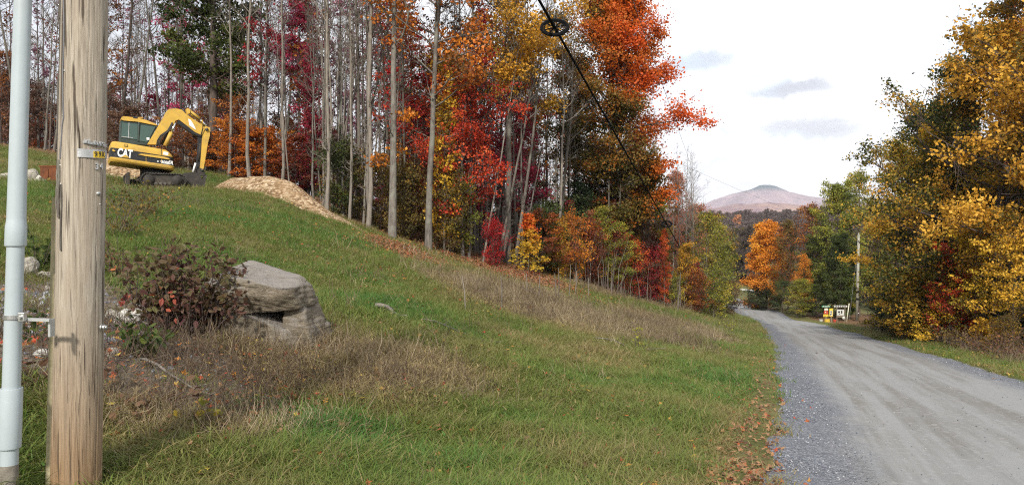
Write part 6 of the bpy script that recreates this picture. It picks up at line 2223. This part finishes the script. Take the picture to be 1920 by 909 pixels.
# thin sticks standing along the brush strip
for i_, (px, py, hpx, dx, lab) in enumerate([
    (873, 583, 68, -7, 'pale thin stake standing alone at the left end of the brush'), (940, 580, 64, -1, 'second pale thin stake standing in the brush'), (987, 556, 44, 0, 'thin grey stick behind the brush'), (1010, 556, 40, 1, 'short thin stick beside the leaf litter'),
    (1047, 562, 60, 0, 'taller pale stake at the wood edge, left one of a close pair'), (1041, 558, 46, -1, 'short pale stake at the wood edge, behind the taller of a close pair'), (1066, 558, 62, 4, 'thin stake leaning left of the orange shrub'),
    (1078, 552, 44, 3, 'thin short stick below the orange shrub'), (1103, 556, 36, 0, 'thin pale stick below the rust red shrub'), (1146, 552, 32, 0, 'thin pale stick below the yellow green saplings'), (1163, 549, 28, 0, 'short pale stick left of a close pair'),
    (1176, 552, 30, -2, 'pale stick of a close pair below the red shrub'), (1133, 520, 76, 30, 'long thin pale stem leaning right under the yellow green sapling'), (1195, 545, 108, 26, 'long pale stem leaning right beside the dark red shrub'),
    (1270, 585, 75, 6, 'thin yellowish stem right of the scarlet sapling'), (1310, 585, 60, 8, 'thin leaning stem below the broad bushy sapling'), (1366, 555, 28, 0, 'pale post beside the road end of the wood edge')]):
    Ys = gp(px, py)[1]
    g = at(px, py, Ys)
    z = float(gz(g[0], g[1]))
    a = at(px + dx, py - hpx, Ys)
    r_ = .018 if i_ > 1 else .022
    V, Fq = tubes(np.array([[[0, 0, -.2], [(a[0] - g[0]) * .5 + .02, .02, (a[2] - z) * .5], [a[0] - g[0], 0, a[2] - z]]]), np.array([[r_ * 1.2, r_, r_ * .6]]) * Ys / 28, 6)
    o = link('bare_stake' if hpx < 70 else 'bare_sapling', pymesh('stick', V, Fq), M['bark_pale'])
    o.location = (g[0], g[1], z)
    tag(o, lab, 'stick')
for i_ in range(110):
    px = rng.uniform(1060, 1350)
    gY = np.interp(px, [1075, 1200, 1280, 1345], [36.5, 43, 49, 58]) + rng.uniform(-1.6, 1.6)
    g = at(px, 560, gY)
    z = float(gz(g[0], g[1]))
    h = rng.uniform(1.2, 2.8)
    V, Fq = tubes(np.array([[[0, 0, -.2], [rng.normal(0, .06), 0, h * .5], [rng.normal(.05, .18), rng.normal(0, .1), h]]]), np.array([[.020, .016, .006]]), 5)
    o = link('thin_sapling', pymesh('thin_sapling', V, Fq), M['bark_pale'] if rng.uniform() < .5 else M['twig'])
    o.location = (g[0], g[1], z)
    tag(o, 'thin bare upright sapling crowding the foot of the wood edge', 'sapling', 'thin bare saplings along the foot of the wood edge')
for i_, (px, py, ln, ang, lab) in enumerate([(1020, 562, 2.3, .5, 'dark fallen branch lying across the top of the brush'), (1180, 655, 1.6, .1, 'pale fallen stick at the lower edge of the brush'), (1250, 610, 3.0, -.1, 'long thin fallen branch in the brush near the road'),
                                             (870, 632, 1.4, .2, 'short fallen twig in the grass left of the brush'), (330, 720, .9, .4, 'dry broken stick in the dead leaves below the bramble'), (735, 590, .5, .1, 'small weathered chunk of wood on the grass')]):
    g = gp(px, py)
    K = 8
    q = np.zeros((K, 3))
    q[:, 0] = np.linspace(-.5, .5, K) * ln * math.cos(ang)
    q[:, 1] = -np.linspace(-.5, .5, K) * ln * math.sin(ang)
    q[:, :2] += rng.normal(0, .03 * ln, (K, 2))
    z0 = float(gz(g[0], g[1]))
    q[:, 2] = gz(g[0] + q[:, 0], g[1] + q[:, 1]) - z0 + .07 + .03 * np.sin(np.arange(K))
    r0_ = .04 if i_ in (0, 5) else .016
    sb_ = []
    for k_ in (2, 4, 5):
        d_ = np.array([rng.normal(0, .3), rng.normal(0, .2), .15]) * ln * .3
        sb_.append(np.stack([q[k_], q[k_] + d_ * .5, q[k_] + d_]))
    V, Fq = joinm([tubes(q[None], np.linspace(r0_, r0_ * .35, K)[None], 6), tubes(np.array(sb_), np.full((3, 1), r0_ * .4) * np.array([[1, .7, .3]]), 4)])
    o = link('fallen_branch', pymesh('fallen_branch', V, Fq), M['bark_dark' if i_ == 0 else 'bark_grey'])
    o.location = (g[0], g[1], z0)
    tag(o, lab, 'branch')

# ------------------------------------------------------------------ beyond the bend: lawn drive, hedge, far woods
k = gp(1390, 545)
ya = np.linspace(-1, 1, 12)
dr = np.array([at(1360 + 44 * (v + 1) / 2 * 1.6, 543.5, 150.0) for v in ya])
V = []
for p in dr:
    for w_ in (-1.6, 1.6):
        V.append((p[0], p[1] + w_ * 1.5, float(gz(p[0], p[1] + w_ * 1.5)) + .06))
V = np.array(V)
F = np.array([[2 * i, 2 * i + 2, 2 * i + 3, 2 * i + 1] for i in range(11)])
o = link('path', pymesh('path', V, F), simple_mat('pale_drive', (.50, .48, .43), .9, 0, .1, .3))
tag(o, 'pale drive crossing the lawn beyond the road bend', 'path', kind='structure')
# gravel turnout beside the signs
q = [(1458, 601), (1500, 601), (1548, 606), (1570, 611), (1560, 617), (1500, 612), (1440, 606)]
pts = [gp(a, b, 20) for a, b in q]
cx_ = np.mean(pts, 0)
V = [(cx_[0], cx_[1], float(zbase(cx_[0], cx_[1])) + .07)]
for f_ in (.6, 1.0):
    for p in pts:
        w = cx_ + (p - cx_) * f_ * 1.0
        V.append((w[0], w[1], float(zbase(w[0], w[1])) + (.07 if f_ < 1 else .0)))
n = len(q)
F3 = np.array([[0, 1 + j, 1 + (j + 1) % n] for j in range(n)])
F4 = np.array([[1 + j, 1 + n + j, 1 + n + (j + 1) % n, 1 + (j + 1) % n] for j in range(n)])
o = link('turnout', pymesh('turnout', np.array(V), [F3, F4], vattr={'lane': np.full((len(V), 3), 2.5)}), M['road'])
tag(o, 'gravel turnout at the roadside in front of the painted signs', 'road', kind='structure')

# clipped evergreens
def cone_tree(H, r, n, seed, ls, low=.03):
    global rng
    keep, rng = rng, np.random.default_rng(seed)
    z = rng.uniform(low, 1, n) ** .9
    a = rng.uniform(0, 2 * PI, n)
    rr = r * (1 - z) ** .7 * rng.uniform(.75, 1.06, n) * (1 + .12 * np.sin(a * 5 + z * 17))
    C = np.stack([rr * np.cos(a), rr * np.sin(a), z * H], -1)
    V, F = leaves(C, ls, -.1)
    tw = tubes(np.array([[[0, 0, -.2], [0, 0, H * .5], [0, 0, H * .97]]]), np.array([[.09, .06, .01]]), 6)
    rng = keep
    return pymesh('trunk', *tw), pymesh('crown', V, F, smooth=False, fattr={'tint': np.clip(np.random.default_rng(seed).normal(.5, .2, n), 0, 1)})


cone = cone_tree(6.2, 1.35, 2600, 201, .5, .05)
for i_, px in enumerate((1352, 1361, 1370, 1379, 1388, 1397, 1406, 1415)):
    plant_tree('hedge_cedar', cone, px_xy(px, 182 + (i_ % 2)), 'dark clipped cedar in the tall hedge beyond the lawn', 'tree', 'darkgreen', 'bark_dark', rng.uniform(.95, 1.08), group='dark cedars of the hedge beyond the lawn')


def pine_tree(seed, H=15, r=3.0, n=2600, ls=.6):
    global rng
    keep, rng = rng, np.random.default_rng(seed)
    nw = 16
    w = rng.integers(0, nw, n)
    zc = .25 + .75 * (w + rng.uniform(-.3, .3, n)) / nw
    a = (w * 2.4) % 6.28 + rng.integers(0, 5, n) * 1.257 + rng.normal(0, .22, n)
    rr = r * np.clip(1.15 - zc, .1, 1) * rng.uniform(.1, 1, n) ** .6
    C = np.stack([rr * np.cos(a), rr * np.sin(a), zc * H + rr * .12 + rng.normal(0, .15, n)], -1)
    V, F = leaves(C, ls, 1.2)
    tw = tubes(np.array([[[0, 0, -.2], [0, 0, H * .5], [0, 0, H * .98]]]), np.array([[.25, .16, .02]]), 7)
    tn_ = np.clip(rng.normal(.5, .2, n), 0, 1)
    rng = keep
    return pymesh('trunk', *tw), pymesh('crown', V, F, smooth=False, fattr={'tint': tn_})


pn = [pine_tree(210), pine_tree(211, 14, 3.6)]
for i_, (px, Y, sc, lab) in enumerate([(1380, 520, 1.25, 'dark pine on the far wooded rise, leftmost of the pair near the saplings'), (1391, 530, 1.15, 'dark pine on the far wooded rise, right one of the left pair'), (1462, 560, 1.2, 'dark pine on the far rise, left of three'), (1478, 555, 1.3, 'dark pine on the far rise, middle of three'), (1496, 560, 1.15, 'dark pine on the far rise, right of three'),
                                       (1408, 290, .92, 'mid green pine standing alone before the far wooded rise')]):
    plant_tree('pine_tree', pn[i_ % 2], px_xy(px, Y), lab, 'tree', 'pine' if i_ < 5 else 'green', 'bark_dark', sc * (.72 if i_ < 5 else 1), sz=sc * (.58 if i_ < 5 else 1))
lowp = []
for k_, (lf, n_) in enumerate((('brown', 420), ('rust', 420), ('olive', 460), ('salmon', 380), ('orange', 440))):
    a_, b_ = gen_tree(H=12, r0=.14, cb=.2, cr=3.2, n1=14, n2_=4, n3=3, nl=3, ls=.75, seed=300 + k_, spread=1.0, sides=3)
    slot = b_
    lowp.append((a_, b_, lf))
for i_, (px, Y, sc, lf, lab) in enumerate([(1383, 430, 1.15, 'salmon', 'dull red round tree on the far rise'), (1425, 260, .75, 'yellowgreen', 'yellow green tree beside the lone mid green pine'), (1385, 215, .95, 'olive', 'olive tree above the dark cedar hedge'), (1400, 225, .9, 'brown', 'brown tree above the right end of the cedar hedge'), (1468, 140, .95, 'rust', 'rust red tree behind the rounded orange maple'), (1370, 235, .9, 'olive', 'olive tree above the left end of the cedar hedge')]):
    plant_tree('far_tree', lowp[i_ % 5][:2], px_xy(px, Y), lab, 'tree', lf, 'bark_grey', sc)


def realize(protos, leafnames, bark, nm, xy, scl, label, cat):
    """many far trees as one object: trunks and crowns instanced on points"""
    po = []
    for (wm, cm), lf in zip(protos, leafnames):
        bm = bmesh.new()
        me = bpy.data.meshes.new('far_tree_pattern')
        bm.from_mesh(wm)
        n0 = len(bm.faces)
        if cm is not None:
            bm.from_mesh(cm)
        bm.faces.ensure_lookup_table()
        for f in bm.faces[n0:]:
            f.material_index = 1
        bm.to_mesh(me)
        bm.free()
        me.materials.clear()
        me.materials.append(M[bark])
        me.materials.append(LM[lf] if lf else M[bark])
        po.append(bpy.data.objects.new('far_tree_pattern', me))
    x, y = xy
    n = len(x)
    return scatter(nm, np.stack([x, y, gz(x, y) - .1], -1), np.stack([np.zeros(n), np.zeros(n), rng.uniform(0, 6.28, n)], -1), scl, rng.uniform(size=n), rng.integers(0, len(po), n), po, label, cat)


n_ = 5200
x = rng.uniform(-120, 620, n_)
y = rng.uniform(250, 720, n_)
kx = (x / y < .75) & (x / y > -.2)
x, y = x[kx], y[kx]
realize([l[:2] for l in lowp], [l[2] for l in lowp], 'twig', 'distant_woods', (x, y), rng.uniform(.6, .98, len(x)), 'far brown and rust coloured woods covering the rise below the mountain', 'woods')
# the closed wood behind the first rows of trunks, and behind the trees right of the road
n_ = 950
x = rng.uniform(-75, 28, n_)
y = edge_y(x) + rng.uniform(16, 75, n_)
kx = (road_lat(x, y) < -5) & (x / y > -.85)
x, y = x[kx], y[kx]
realize([P['bare3'], P['bare1'], P['bare2'], P['layer1'], P['shrub1'], P['pole0'], P['layer0'], P['bare0']], [None, None, None, 'rust', 'brown', None, 'brown', None], 'bark_grey', 'forest_backdrop', (x, y), rng.uniform(.32, .55, len(x)),
        'deep mass of bare trunks and brown undergrowth far inside the wood', 'woods')
n_ = 420
x = rng.uniform(24, 130, n_)
y = rng.uniform(30, 190, n_)
kx = (road_lat(x, y) > ROADW + 11 + .05 * y) & (y > 85) | (x > 6 + .54 * y)
x, y = x[kx], y[kx]
realize([P['full0'], P['full1'], P['young2'], P['layer1']], ['green', 'olive', 'darkgreen', 'goldgreen'], 'bark_dark', 'roadside_woods', (x, y), rng.uniform(.7, 1.0, len(x)), 'deep shaded woods behind the maples right of the road', 'woods')
#@@HAZE
m, t = new_mat('haze')
v = t.n('ShaderNodeVolumePrincipled', {'Color': (.93, .94, 1.0, 1), 'Density': .0001, 'Anisotropy': .0})
o = t.n('ShaderNodeOutputMaterial')
t.t.links.new(v.outputs[0], o.inputs['Volume'])
hzx, hzy = (-6200, 6200), (-1000, 9200)
zmin = float(Z.min()) - 45
bm = bmesh.new()
add_box(bm, (0, 4100, (zmin + 420) / 2), (12600, 10400, 420 - zmin))
hob = bm_obj('haze', bm, m)
tag(hob, 'thin pale haze lying over the valley and the mountain', 'haze', kind='stuff')
